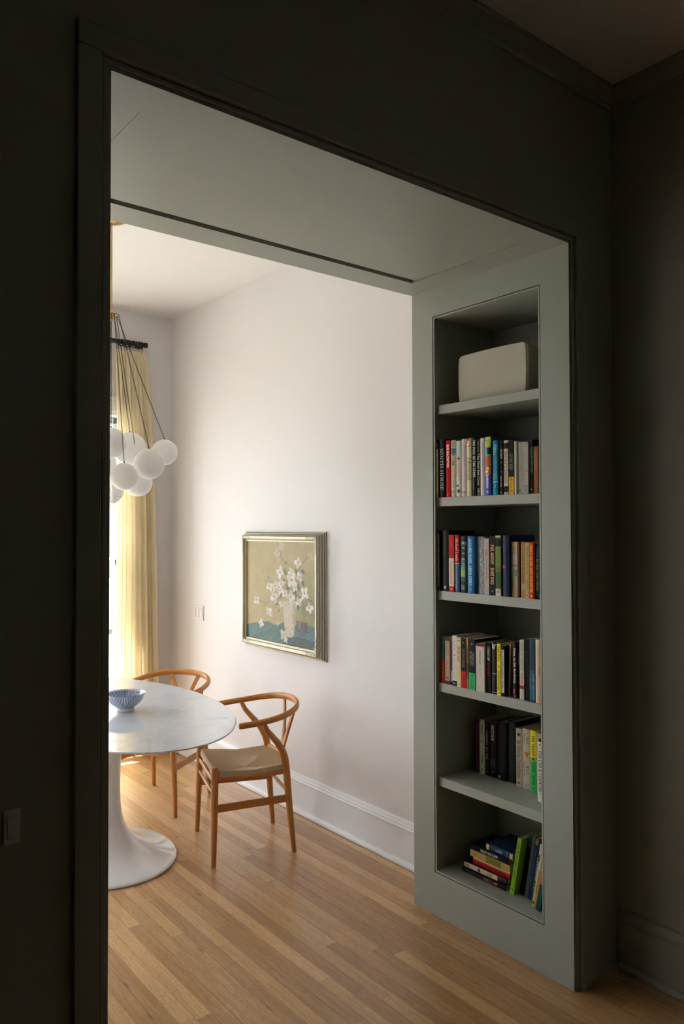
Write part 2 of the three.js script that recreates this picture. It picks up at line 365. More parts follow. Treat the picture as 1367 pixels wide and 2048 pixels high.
{
  const table = thing('pedestal_table', 'oval white marble table on a white trumpet pedestal', 'table', [TABLE[0], 0, TABLE[1]]);
  const marble = new THREE.MeshPhysicalMaterial({ name: 'polished white marble', map: repeated(marbleMap, 0.6, 0.6), roughness: 0.08, clearcoat: 0.6, clearcoatRoughness: 0.03 });
  const oval = (profile, a, b, round) => {
    const g = new THREE.LatheGeometry(profile.map(([r, y]) => new THREE.Vector2(r, y)), round);
    g.scale(a, 1, b); g.computeVertexNormals();
    return g;
  };
  // the top: flat face, small round at the rim, long chamfer below
  const top = oval([[0.0001, -0.022], [0.86, -0.022], [0.975, -0.011], [0.99, -0.009], [0.998, -0.006], [1, -0.003], [0.998, -0.001], [0.994, 0], [0.98, 0], [0.0001, 0]], 0.505, 0.885, 128);
  const p = top.attributes.position, uv = top.attributes.uv;
  for (let i = 0; i < p.count; i++) uv.setXY(i, p.getX(i) + p.getZ(i) * 0.12, p.getZ(i));
  top.translate(0, TABLE_TOP, 0);
  part('marble_top', top, marble, table, 'white marble top with soft grey veins');
  part('pedestal', oval([[0.0001, 0.0], [0.318, 0.0], [0.322, 0.003], [0.322, 0.008], [0.316, 0.013], [0.29, 0.02], [0.24, 0.034], [0.185, 0.055], [0.14, 0.082], [0.105, 0.118], [0.082, 0.16], [0.069, 0.21], [0.062, 0.27], [0.06, 0.34], [0.0615, 0.42], [0.067, 0.5], [0.077, 0.57], [0.092, 0.63], [0.118, 0.675], [0.15, 0.7], [0.0001, 0.7025]], 1.0, 1.17, 96), whiteLacquer, table, 'glossy white trumpet foot');
}

// ---------------------------------------------------------------- striped bowl
{
  const stripes = canvasTexture(1024, 256, (c, w, h) => {
    c.fillStyle = '#e6eaee'; c.fillRect(0, 0, w, h);
    c.fillStyle = '#46679a';
    const n = 72;
    for (let i = 0; i < n; i++) { const x = i * w / n; c.fillRect(x, h * 0.06, w / n * 0.56, h * 0.40); c.fillRect(x, h * 0.54, w / n * 0.56, h * 0.4); }
    c.fillRect(0, 0, w, h * 0.05); c.fillRect(0, h * 0.95, w, h * 0.05);
  });
  const china = new THREE.MeshPhysicalMaterial({ name: 'blue striped china', map: stripes, roughness: 0.2, clearcoat: 0.6, clearcoatRoughness: 0.1 });
  const at = onPlane(251, 1421, 'y', TABLE_TOP);
  const bowl = thing('striped_bowl', 'blue and white striped china bowl on the marble table', 'bowl', [at.x, TABLE_TOP + 0.0005, at.z]);
  const profile = [[0.0405, 0.016], [0.058, 0.026], [0.075, 0.042], [0.086, 0.06], [0.0925, 0.08], [0.0935, 0.083], [0.092, 0.0845], [0.0895, 0.082], [0.083, 0.062], [0.072, 0.045], [0.055, 0.03], [0.035, 0.022], [0.0001, 0.02]];
  const g = new THREE.LatheGeometry(profile.map(([r, y]) => new THREE.Vector2(r, y)), 72);
  const v = profile.map(([r, y], i) => (i < 6 ? 0.5 - i / 5 * 0.45 : i < 7 ? 0.02 : 0.52 + (i - 7) / 5 * 0.46));
  const uv = g.attributes.uv;
  for (let i = 0; i < uv.count; i++) uv.setY(i, 1 - v[i % profile.length]);
  part('body', g, china, bowl);
  part('foot', new THREE.LatheGeometry([[0.0001, 0.019], [0.0405, 0.017], [0.04, 0.008], [0.041, 0.001], [0.038, 0], [0.036, 0.004], [0.0001, 0.008]].map(([r, y]) => new THREE.Vector2(r, y)), 48), flat('glazed white china', 0.72, 0.75, 0.76, 0.25), bowl);
}

// ---------------------------------------------------------------- wishbone-backed chairs
function makeChair(label, at, turn) {
  const c = thing('wishbone_chair', label, 'chair', at, turn, 'oak wishbone-backed chairs at the oval table');
  const W = chairOak;
  for (const s of [1, -1]) {
    part('leg', sweep([[s * 0.228, 0, 0.203], [s * 0.222, 0.12, 0.2], [s * 0.211, 0.3, 0.195], [s * 0.203, 0.44, 0.192], [s * 0.2026, 0.452, 0.192], [s * 0.2023, 0.456, 0.192]], [0.0118, 0.0145, 0.0178, 0.0175, 0.0145, 0.009], 26, 16, true, V3(1, 0, 0)), W, c);
    part('leg', sweep([[s * 0.2, 0, -0.203], [s * 0.193, 0.13, -0.19], [s * 0.183, 0.3, -0.176], [s * 0.178, 0.41, -0.168], [s * 0.178, 0.47, -0.158], [s * 0.187, 0.53, -0.128], [s * 0.207, 0.58, -0.088], [s * 0.231, 0.62, -0.056], [s * 0.245, 0.655, -0.04]], [0.0118, 0.015, 0.0175, 0.0185, 0.018, 0.0165, 0.0145, 0.0125, 0.0105], 60, 16, true, V3(1, 0, 0)), W, c);
    // side stretcher: a deep flat bar
    const bar = slab(-0.0065, 0.0065, -0.017, 0.017, -0.5, 0.5, 0);
    const a = V3(s * 0.2125, 0.262, 0.195), b = V3(s * 0.1845, 0.262, -0.176), m = new THREE.Matrix4().lookAt(a, b, V3(0, 1, 0));
    bar.scale(1, 1, a.distanceTo(b)); bar.applyMatrix4(m); bar.translate(...a.clone().add(b).multiplyScalar(0.5).toArray());
    part('side_stretcher', bar, W, c);
    part('side_rail', sweep([[s * 0.206, 0.395, 0.19], [s * 0.193, 0.39, 0], [s * 0.18, 0.395, -0.17]], [[0.008, 0.0125], [0.008, 0.0125], [0.008, 0.0125]], 8, 10), W, c);
  }
  part('front_stretcher', sweep([[-0.209, 0.325, 0.195], [0, 0.325, 0.195], [0.209, 0.325, 0.195]], [0.007, 0.0095, 0.007], 14, 10), W, c);
  part('back_stretcher', sweep([[-0.184, 0.29, -0.177], [0, 0.29, -0.177], [0.184, 0.29, -0.177]], [0.007, 0.0095, 0.007], 14, 10), W, c);
  part('front_rail', sweep([[-0.2, 0.385, 0.193], [0, 0.38, 0.193], [0.2, 0.385, 0.193]], [[0.008, 0.012], [0.008, 0.012], [0.008, 0.012]], 10, 10), W, c);
  part('back_rail', sweep([[-0.176, 0.425, -0.166], [0, 0.425, -0.186], [0.176, 0.425, -0.166]], [[0.009, 0.02], [0.009, 0.022], [0.009, 0.02]], 12, 10), W, c);
  // bent top rail: round arm ends, flatter and taller at the back
  const half = [[0.252, 0.654, 0.082], [0.256, 0.658, 0.03], [0.251, 0.666, -0.05], [0.232, 0.677, -0.13], [0.186, 0.69, -0.2], [0.105, 0.7, -0.248]];
  const rail = [...half, [0, 0.7035, -0.263], ...half.slice().reverse().map(([x, y, z]) => [-x, y, z])];
  const rr = [0.0145, 0.0148, 0.0148, [0.0135, 0.0155], [0.0125, 0.0165], [0.011, 0.0175]];
  const tr = part('top_rail', sweep(rail, [...rr, [0.0105, 0.018], ...rr.slice().reverse()], 110, 16), W, c);
  for (const s of [1, -1]) { const e = new THREE.SphereGeometry(0.0143, 14, 8); e.scale(1, 1, 0.45); e.translate(s * 0.252, 0.654, 0.082); part('rail_end', e, W, tr); }
  // the forked splat, bent back
  const yShape = new THREE.Shape();
  yShape.moveTo(-0.024, 0.42); yShape.lineTo(0.024, 0.42); yShape.bezierCurveTo(0.026, 0.5, 0.045, 0.58, 0.108, 0.684);
  yShape.lineTo(0.086, 0.69); yShape.bezierCurveTo(0.06, 0.64, 0.022, 0.56, 0, 0.5);
  yShape.bezierCurveTo(-0.022, 0.56, -0.06, 0.64, -0.086, 0.69); yShape.lineTo(-0.108, 0.684); yShape.bezierCurveTo(-0.045, 0.58, -0.026, 0.5, -0.024, 0.42);
  const splat = new THREE.ExtrudeGeometry(yShape, { depth: 0.008, bevelEnabled: true, bevelSize: 0.0015, bevelThickness: 0.0015, bevelSegments: 2, curveSegments: 14 });
  const sp = splat.attributes.position;
  for (let i = 0; i < sp.count; i++) { const t = (sp.getY(i) - 0.42) / 0.28; sp.setZ(i, sp.getZ(i) - 0.193 - 0.052 * t - 0.006 * Math.sin(t * Math.PI)); }
  splat.computeVertexNormals();
  part('splat', metreUV(splat), W, c);
  // woven cord seat: four fields of cords that meet on the diagonals, dipping in the middle
  const F = [0.197, 0.182], B = [0.172, -0.172];                        // half width and depth at front and back
  const edgeY = (x, z) => 0.432 - 0.012 * (1 - Math.abs(z) / 0.18) + 0.006 * (z > 0 ? z / 0.18 : 0);
  const pos = [], idx = [];
  const surf = (x, z) => { const ax = Math.abs(x) / (0.172 + 0.025 * (z + 0.172) / 0.354), az = Math.abs(z) / 0.18, m = Math.max(ax, az); return edgeY(x, z) - 0.04 * (1 - m * m) * (1 - 0.25 * Math.min(ax, az)); };
  const cord = (from, to, across) => {   // a ridge from the rail to the diagonal, wrapped down over the rail
    const n = 6, rows = [[from[0], from[1], -0.03, 1.06], [from[0], from[1], -0.006, 1.05]];
    for (let i = 0; i <= n; i++) rows.push([from[0] + (to[0] - from[0]) * i / n, from[1] + (to[1] - from[1]) * i / n, 0, 1]);
    const base = pos.length / 3, w = 0.003;
    rows.forEach(([x, z, dy, out]) => { const y = surf(x, z) + dy; for (const [o, h] of [[-w, -0.0022], [-w * 0.5, 0.0008], [0, 0.0018], [w * 0.5, 0.0008], [w, -0.0022]]) pos.push(x * (across ? 1 : out) + across * o + (across ? 0 : 0), y + h, z * (across ? out : 1) + (across ? 0 : o)); });
    for (let r = 0; r + 1 < rows.length; r++) for (let j = 0; j < 4; j++) { const a = base + r * 5 + j; idx.push(a, a + 5, a + 1, a + 1, a + 5, a + 6); }
  };
  const step = 0.006;
  for (let x = -0.19; x <= 0.19; x += step) for (const [side, [hw, d]] of [[1, F], [-1, B]]) if (Math.abs(x) < hw) cord([x, d], [x, d * Math.abs(x) / hw], 1);
  for (let z = -0.17; z <= 0.18; z += step) for (const s of [1, -1]) {
    const [hw, d] = z > 0 ? F : B, e = B[0] + (F[0] - B[0]) * (z + 0.172) / 0.354;
    cord([s * e, z], [s * hw * Math.abs(z / d), z], 0);
  }
  const sg = new THREE.BufferGeometry();
  sg.setAttribute('position', new THREE.Float32BufferAttribute(pos, 3));
  sg.setIndex(idx); sg.computeVertexNormals();
  const seatMaterial = paperCord.clone(); seatMaterial.side = THREE.DoubleSide;
  part('woven_seat', sg, seatMaterial, c, 'woven paper cord seat');
  return c;
}
makeChair('oak wishbone-backed chair with woven cord seat, standing against the flower picture wall', [-0.2295, 0, -1.80], Math.atan2(-0.951, -0.308));
makeChair('oak wishbone-backed chair tucked in at the table end beside the yellow curtain', [-0.293, 0, -2.63], Math.atan2(-0.865, 0.502));

// ---------------------------------------------------------------- framed flower picture
{
  const z0 = -2.535, z1 = -1.705, y0 = 0.873, y1 = 1.578;                // outside of the frame at the wall
  const pic = thing('framed_picture', 'silver framed still life of white blossom in a vase', 'picture', [WALL_X, (y0 + y1) / 2, (z0 + z1) / 2]);
  const w = z1 - z0, h = y1 - y0;
  const silver = flat('worn silver leaf', 0.4, 0.37, 0.29, 0.4, 1, { bumpMap: repeated(plasterBump, 24, 24), bumpScale: 0.0004 });
  const lip = flat('gilded slip', 0.62, 0.5, 0.3, 0.4, 0.5);
  // profile: distance in from the outer edge, height off the wall
  const profile = [[0, 0], [0, 0.006], [0.0015, 0.0095], [0.004, 0.0105], [0.0065, 0.0095], [0.0085, 0.005], [0.009, 0.015], [0.0105, 0.0195], [0.013, 0.0205], [0.0155, 0.0185], [0.0165, 0.014], [0.017, 0.027], [0.0185, 0.032], [0.0205, 0.033], [0.0225, 0.031], [0.023, 0.026], [0.0235, 0.044], [0.025, 0.05], [0.03, 0.0545], [0.039, 0.0545], [0.045, 0.05], [0.047, 0.043], [0.05, 0.045], [0.053, 0.043], [0.0545, 0.037], [0.0545, 0]];
  const rail = (long) => {   // mitred length along local s, centred; local a = inward, b = off the wall
    const pos = [], idx = [], nrm = [];
    for (let i = 0; i + 1 < profile.length; i++) {
      const [a, b] = profile[i], [c, d] = profile[i + 1], base = pos.length / 3;
      for (const [p, q] of [[a, b], [c, d]]) for (const s of [-1, 1]) pos.push(s * (long / 2 - p), p, q);
      idx.push(base, base + 1, base + 2, base + 1, base + 3, base + 2);
    }
    const g = new THREE.BufferGeometry();
    g.setAttribute('position', new THREE.Float32BufferAttribute(pos, 3)); g.setIndex(idx);
    const n = g.toNonIndexed(); n.computeVertexNormals();
    const uv = new Float32Array(n.attributes.position.count * 2);
    for (let i = 0; i < n.attributes.position.count; i++) { uv[i * 2] = n.attributes.position.getX(i); uv[i * 2 + 1] = n.attributes.position.getY(i) + n.attributes.position.getZ(i); }
    n.setAttribute('uv', new THREE.BufferAttribute(uv, 2));
    return n;
  };
  // local frame: s along the rail, inward, off the wall (-x of the room)
  const lay = (g, s, a, o) => g.applyMatrix4(new THREE.Matrix4().makeBasis(s, a, V3(-1, 0, 0)).setPosition(o));
  const sides = [[w, V3(0, 0, -1), V3(0, -1, 0), V3(0, h / 2, 0)], [w, V3(0, 0, 1), V3(0, 1, 0), V3(0, -h / 2, 0)], [h, V3(0, 1, 0), V3(0, 0, -1), V3(0, 0, w / 2)], [h, V3(0, -1, 0), V3(0, 0, 1), V3(0, 0, -w / 2)]];
  const scroll = (sgn) => {   // acanthus curls along one arm of a corner
    const out = [];
    for (let k = 0; k < 4; k++) {
      const pts = [], size = 0.017 - k * 0.0008, cx = 0.014 + k * 0.026;
      for (let i = 0; i <= 12; i++) { const t = i / 12, a = -0.6 + t * 5.4, r = size * (1 - t * 0.72); pts.push([sgn * (cx + Math.cos(a) * r * 0.8), 0.0345 + Math.sin(a) * r * 0.62, 0.0535]); }
      out.push(sweep(pts, [0.0026, 0.0032, 0.002], 20, 6));
    }
    return out;
  };
  for (const [long, s, a, o] of sides) {
    const r = part('frame_rail', lay(rail(long), s, a, o), silver, pic);
    for (const e of [-1, 1]) {
      const g = mergeGeometries(scroll(1).map((q) => q.toNonIndexed()));
      if (e > 0) { g.scale(-1, 1, 1); const ix = g.attributes.position.array, nx = g.attributes.normal.array; for (let i = 0; i < ix.length; i += 9) for (let k = 0; k < 3; k++) { [ix[i + k], ix[i + 3 + k]] = [ix[i + 3 + k], ix[i + k]]; [nx[i + k], nx[i + 3 + k]] = [nx[i + 3 + k], nx[i + k]]; } }
      g.translate(e * (long / 2 - 0.024), 0, 0);
      part('corner_scroll', lay(g, s, a, o), silver, r);
    }
  }
  const inner = 0.0545;
  part('slip', [slab(-0.04, -0.03, h / 2 - inner - 0.004, h / 2 - inner + 0.002, -w / 2 + inner, w / 2 - inner), slab(-0.04, -0.03, -h / 2 + inner - 0.002, -h / 2 + inner + 0.004, -w / 2 + inner, w / 2 - inner), slab(-0.04, -0.03, -h / 2 + inner, h / 2 - inner, -w / 2 + inner - 0.002, -w / 2 + inner + 0.004), slab(-0.04, -0.03, -h / 2 + inner, h / 2 - inner, w / 2 - inner - 0.004, w / 2 - inner + 0.002)], lip, pic);
  const painting = canvasTexture(1024, 848, (c, W, H) => {
    const rnd = mulberry(77);
    // positions below were read in a zoom of the photograph and are turned into fractions of the canvas
    const P = (x, y) => { const fx = (x - 172) / 922; return [fx * W, (y - (280 + 40 * fx)) / (1300 + 170 * fx) * H]; };
    c.fillStyle = '#b5a36c'; c.fillRect(0, 0, W, H);
    const dab = (x, y, r, col, a, sq = 0.6) => { c.globalAlpha = a; c.fillStyle = col; c.beginPath(); c.ellipse(x, y, r, r * sq, rnd() * 3, 0, 7); c.fill(); c.globalAlpha = 1; };
    const tones = ['#bba873', '#ad9a62', '#c2b27f', '#a8985f', '#b9a56b'];
    for (let i = 0; i < 900; i++) dab(rnd() * W, rnd() * H * 0.82, 14 + rnd() * 40, tones[Math.floor(rnd() * 5)], 0.18);
    for (let i = 0; i < 240; i++) { const x = W * (0.62 + rnd() * 0.4), y = H * (0.28 + rnd() * 0.5); dab(x, y, 16 + rnd() * 38, ['#8f8f55', '#83854c', '#9b9858', '#787e4a'][Math.floor(rnd() * 4)], 0.16); }
    for (let i = 0; i < 160; i++) { const x = W * (0.8 + rnd() * 0.22), y = H * (0.55 + rnd() * 0.22); dab(x, y, 12 + rnd() * 26, ['#66703e', '#727842'][Math.floor(rnd() * 2)], 0.14); }
    // blue-green cloth
    c.fillStyle = '#3f6a66'; c.beginPath();
    [[150, 1410], [260, 1390], [400, 1380], [480, 1375], [580, 1430], [690, 1395], [850, 1440], [980, 1440], [1110, 1470], [1110, 1820], [150, 1640]].forEach(([x, y], i) => (i ? c.lineTo(...P(x, y)) : c.moveTo(...P(x, y))));
    c.fill();
    const cloth = ['#4f807a', '#2f5653', '#6b9790', '#274846', '#5b8b86', '#3b6562'];
    for (let i = 0; i < 260; i++) {
      const x = 180 + rnd() * 910, y = 1425 + rnd() * 330; const [a, b] = P(x, y), [d, e] = P(x + 60 + rnd() * 90, y - 50 - rnd() * 60);
      if (e < H * 0.8) continue;
      c.strokeStyle = cloth[Math.floor(rnd() * 6)]; c.globalAlpha = 0.4; c.lineWidth = 3 + rnd() * 9; c.beginPath(); c.moveTo(a, b); c.quadraticCurveTo((a + d) / 2, (b + e) / 2 + 8, d, e); c.stroke();
    }
    c.globalAlpha = 1; c.fillStyle = '#22383b';
    c.globalAlpha = 0.75; c.beginPath(); [[740, 1600], [860, 1590], [1100, 1660], [1100, 1810], [740, 1740]].forEach(([x, y], i) => (i ? c.lineTo(...P(x, y)) : c.moveTo(...P(x, y)))); c.fill(); c.globalAlpha = 1;
    for (let i = 0; i < 26; i++) { const [a, b] = P(740 + rnd() * 340, 1600 + rnd() * 150); c.strokeStyle = '#6b8f92'; c.globalAlpha = 0.4; c.lineWidth = 1.5 + rnd() * 2; c.beginPath(); c.moveTo(a, b); c.lineTo(a - 20 + rnd() * 40, b + 20 + rnd() * 60); c.stroke(); c.globalAlpha = 1; }
    // small dark copper cup
    { const [x0, y0] = P(850, 1370), [x1, y1] = P(985, 1540); c.fillStyle = '#5a4a3a'; c.fillRect(x0, y0, x1 - x0, y1 - y0); c.fillStyle = '#6f7a72'; c.fillRect(x0 + 22, y0 + 12, 34, y1 - y0 - 30); c.fillStyle = '#3a2d24'; c.fillRect(x1 - 34, y0, 34, y1 - y0); c.fillStyle = '#b07a3c'; c.fillRect(x0 - 3, y0 - 6, x1 - x0 + 6, 12); c.fillStyle = '#4b3a22'; c.fillRect(x0 - 3, y0 + 6, x1 - x0 + 6, 4); }
    // vase
    { const v = [[672, 1110], [690, 1300], [700, 1460], [720, 1575], [760, 1600], [810, 1590], [828, 1500], [838, 1330], [850, 1120]].map(([x, y]) => P(x, y)); c.fillStyle = '#cdbfa2'; c.beginPath(); v.forEach(([x, y], i) => (i ? c.lineTo(x, y) : c.moveTo(x, y))); c.fill();
      c.save(); c.clip(); for (let i = 0; i < 170; i++) { const [x, y] = P(680 + rnd() * 170, 1120 + rnd() * 480); dab(x, y, 10 + rnd() * 18, ['#d8cdb4', '#c2b191', '#dfd6c0'][Math.floor(rnd() * 3)], 0.3); } for (let i = 0; i < 70; i++) { const [x, y] = P(812 + rnd() * 30, 1130 + rnd() * 460); dab(x, y, 6 + rnd() * 12, ['#8f7f55', '#a89458'][Math.floor(rnd() * 2)], 0.35); } c.restore(); }
    // stems and leaves
    const stem = (pts, wd, col) => { c.strokeStyle = col; c.lineWidth = wd; c.lineCap = 'round'; c.beginPath(); pts.forEach(([x, y], i) => (i ? c.lineTo(...P(x, y)) : c.moveTo(...P(x, y)))); c.stroke(); };
    stem([[760, 1110], [740, 900], [715, 620], [650, 515], [660, 420]], 5, '#4e4a33'); stem([[740, 720], [790, 640]], 4, '#54503a'); stem([[800, 1000], [830, 760], [900, 660], [960, 560], [1010, 520]], 5, '#4e4a33');
    stem([[720, 1000], [600, 900], [530, 850], [440, 835]], 4, '#5d5638'); stem([[700, 1060], [520, 1090], [450, 1140], [370, 1090]], 4, '#5d5638'); stem([[450, 1140], [390, 1165]], 3, '#5d5638'); stem([[820, 1060], [960, 1060], [1040, 1120], [1095, 1180]], 4, '#4e4a33'); stem([[600, 1130], [575, 1170]], 4, '#5d6638');
    for (const [x, y, r] of [[700, 720, 26], [745, 930, 34], [830, 980, 30], [880, 940, 30], [930, 720, 24], [930, 880, 26], [650, 1020, 24], [870, 1190, 26], [720, 600, 14], [850, 720, 20], [720, 1010, 24], [905, 1080, 22], [690, 830, 18], [485, 790, 12], [625, 1235, 14], [600, 1150, 14], [855, 1060, 30]]) { const [a, b] = P(x, y); for (let i = 0; i < 7; i++) dab(a + (rnd() - 0.5) * r, b + (rnd() - 0.5) * r, r * (0.5 + rnd() * 0.5), ['#55583a', '#3e4a40', '#6a6b45', '#4a5a55'][Math.floor(rnd() * 4)], 0.6, 0.45); }
    // four-petalled white blossom
    const flower = (x, y, r, dim = 0) => {
      const [a, b] = P(x, y), turn = rnd() * 3, sq = 0.7 + rnd() * 0.3;
      for (let k = 0; k < 4; k++) {
        const t = turn + k * Math.PI / 2 + (rnd() - 0.5) * 0.4, px = a + Math.cos(t) * r * 0.62, py = b + Math.sin(t) * r * 0.62 * sq;
        c.fillStyle = dim ? ['#c9bb98', '#c4b492'][k % 2] : ['#e6dccb', '#d9cdb8', '#efe7da', '#cfc0ac'][Math.floor(rnd() * 4)];
        c.beginPath(); c.ellipse(px, py, r * 0.6, r * 0.42, t, 0, 7); c.fill();
        c.strokeStyle = '#b7a88c'; c.globalAlpha = 0.6; c.lineWidth = 1.2; c.beginPath(); c.moveTo(a, b); c.lineTo(px + Math.cos(t) * r * 0.3, py + Math.sin(t) * r * 0.3 * sq); c.stroke(); c.globalAlpha = 1;
      }
      c.fillStyle = dim ? '#8d7c55' : '#7d6a44'; c.beginPath(); c.ellipse(a, b, r * 0.17, r * 0.17, 0, 0, 7); c.fill();
    };
    for (const [x, y, r, d] of [[655, 375, 40, 1], [600, 470, 40, 1], [1020, 525, 38, 1], [620, 570, 26, 1], [870, 600, 50], [640, 725, 54], [890, 790, 44], [500, 910, 46], [570, 905, 46], [655, 880, 46], [640, 965, 46], [705, 1010, 44], [560, 1050, 56], [950, 1010, 54], [880, 1120, 44], [780, 1055, 54], [800, 1130, 36], [1010, 1205, 48], [320, 1085, 46], [490, 1240, 46], [520, 1285, 26], [380, 1400, 40], [610, 1400, 26, 1], [690, 1560, 54], [830, 925, 44], [715, 1630, 26], [790, 830, 70], [650, 1150, 26], [780, 720, 40]]) flower(x, y, r * 0.9, d);
    // loose brush marks over the blossom, the cloth and the ground
    for (let i = 0; i < 420; i++) { const [a, b] = P(300 + rnd() * 760, 560 + rnd() * 700), q = Math.hypot((a / W - 0.6) / 0.34, (b / H - 0.45) / 0.3); if (q < 1) dab(a, b, 3 + rnd() * 8, ['#e9e0d2', '#cbbda4', '#6d6c48', '#8b8660', '#b8a888', '#505a4c'][Math.floor(rnd() * 6)], 0.45 * (1 - q * 0.6), 0.4); }
    for (let i = 0; i < 1500; i++) dab(rnd() * W, rnd() * H, 3 + rnd() * 7, rnd() > 0.5 ? '#fff2d0' : '#2a2412', 0.05, 0.35);
    for (let i = 0; i < 120; i++) { const [a, b] = P(200 + rnd() * 880, 1450 + rnd() * 300); if (b > H * 0.82) dab(a, b, 6 + rnd() * 16, cloth[Math.floor(rnd() * 6)], 0.3, 0.3); }
  });
  const paintMat = new THREE.MeshPhysicalMaterial({ name: 'varnished painting', map: painting, roughness: 0.5 });
  paintMat.color.setRGB(0.74, 0.72, 0.74);
  const canvas = new THREE.BoxGeometry(w - 2 * inner + 0.004, h - 2 * inner + 0.004, 0.006);
  canvas.rotateY(-Math.PI / 2); canvas.translate(-0.03, 0, 0);
  part('painting', canvas, paintMat, pic, 'painting of white blossom in a pale vase on teal cloth');
  part('backing', slab(-0.027, -0.0005, -h / 2 + 0.02, h / 2 - 0.02, -w / 2 + 0.02, w / 2 - 0.02), flat('backing board', 0.25, 0.17, 0.1, 0.9), pic);
}

// ---------------------------------------------------------------- wall switches
{
  const p = onPlane(397.5, 1225, 'x', WALL_X), s = thing('switch_plate', 'white triple switch plate on the white wall beside the curtain', 'switch', [WALL_X, p.y, p.z]);
  part('plate', slab(-0.006, 0, -0.05, 0.05, -0.073, 0.073, 0.002), switchPlastic, s);
  for (const k of [-1, 0, 1]) { const g = slab(-0.0095, -0.006, -0.033, 0.033, k * 0.046 - 0.0165, k * 0.046 + 0.0165, 0.0015); part('rocker', g, switchPlastic, s); }
  const q = thing('switch_plate', 'single switch plate on the dark hall wall beside the casing', 'switch', [-1.851, 1.012, 0]);
  part('plate', slab(-0.016, 0.016, -0.034, 0.034, 0, 0.006, 0.002), switchPlastic, q);
  part('rocker', slab(-0.009, 0.009, -0.022, 0.022, 0.006, 0.009, 0.001), switchPlastic, q);
}

// ---------------------------------------------------------------- curtain and rod
{
  const rodZ = -3.53, rodEnd = onPlane(291, 691, 'z', rodZ), rodY = rodEnd.y, rod = thing('curtain_rod', 'black iron curtain rod with rings on the window wall', 'curtain rod', [rodEnd.x + 0.012, rodY, rodZ]);
  const bar = new THREE.CylinderGeometry(0.016, 0.016, 1.66, 18); bar.rotateZ(Math.PI / 2); bar.translate(-0.845, 0, 0);
  part('bar', bar, blackIron, rod);
  for (const s of [-0.012, -1.68]) { const e = new THREE.CylinderGeometry(0.0185, 0.0185, 0.02, 20); e.rotateZ(Math.PI / 2); e.translate(s, 0, 0); part('finial', e, blackIron, rod); }
  for (const x of [-0.04, -1.64]) part('bracket', [slab(x - 0.005, x + 0.005, -0.006, 0.006, -0.065, 0), slab(x - 0.012, x + 0.012, -0.014, 0.014, -0.069, -0.062)], blackIron, rod);
  for (let i = 0; i < 9; i++) { const r = new THREE.TorusGeometry(0.0235, 0.004, 8, 20); r.rotateY(Math.PI / 2 + (i % 2 ? 0.25 : -0.2)); r.translate(-0.04 - i * 0.0215, -0.006, 0); part('ring', r, blackIron, rod); }
  const cloth = new THREE.MeshPhysicalMaterial({ name: 'pale yellow sheer', roughness: 0.95, transmission: 0.5, thickness: 0, side: THREE.DoubleSide, bumpMap: repeated(plasterBump, 30, 30), bumpScale: 0.0003 });
  cloth.color.setRGB(0.98, 0.90, 0.70);
  const cur = thing('curtain', 'pale yellow pleated floor-length curtain beside the window', 'curtain', [rodEnd.x + 0.012, 0, rodZ]);
  const cols = 220, rows = 44, pos = [], uv = [], idx = [], rnd = mulberry(5), folds = 9, ph = Array.from({ length: folds + 2 }, () => rnd());
  for (let j = 0; j <= rows; j++) {
    const t = j / rows, y = rodY - 0.053 - t * (rodY - 0.073), left = -0.235 + 0.006 * Math.sin(t * 5), right = -0.012 + 0.118 * Math.pow(t, 0.45);
    for (let i = 0; i <= cols; i++) {
      const s = i / cols, f = s * folds, k = Math.floor(f), lean = (ph[k] * (1 - f % 1) + ph[k + 1] * (f % 1) - 0.5);
      const swing = Math.sin(f * Math.PI * 2 + lean * 2.2 + t * 0.5), amp = (0.012 + 0.02 * Math.min(1, t * 3)) * (0.7 + 0.6 * ph[k]);
      pos.push(left + (right - left) * s + 0.006 * Math.sin(f * Math.PI * 4 + 1) * Math.min(1, t * 4) + lean * 0.014 * t, y, swing * amp + 0.008 * Math.sin(f * 9.3 + t * 2));
      uv.push(s * 1.3, t * 2.8);
    }
  }
  for (let j = 0; j < rows; j++) for (let i = 0; i < cols; i++) { const a = j * (cols + 1) + i, b = a + cols + 1; idx.push(a, b, a + 1, b, b + 1, a + 1); }
  const g = new THREE.BufferGeometry();
  g.setAttribute('position', new THREE.Float32BufferAttribute(pos, 3)); g.setAttribute('uv', new THREE.Float32BufferAttribute(uv, 2)); g.setIndex(idx); g.computeVertexNormals();
  part('panel', g, cloth, cur);
  for (let i = 0; i < 9; i++) part('hook', sweep([[-0.04 - i * 0.0215, rodY - 0.0315, 0], [-0.04 - i * 0.0215, rodY - 0.042, 0.002], [-0.04 - i * 0.0215, rodY - 0.057, 0.0]], [0.0012, 0.0012, 0.0012], 4, 6), blackIron, cur);
}

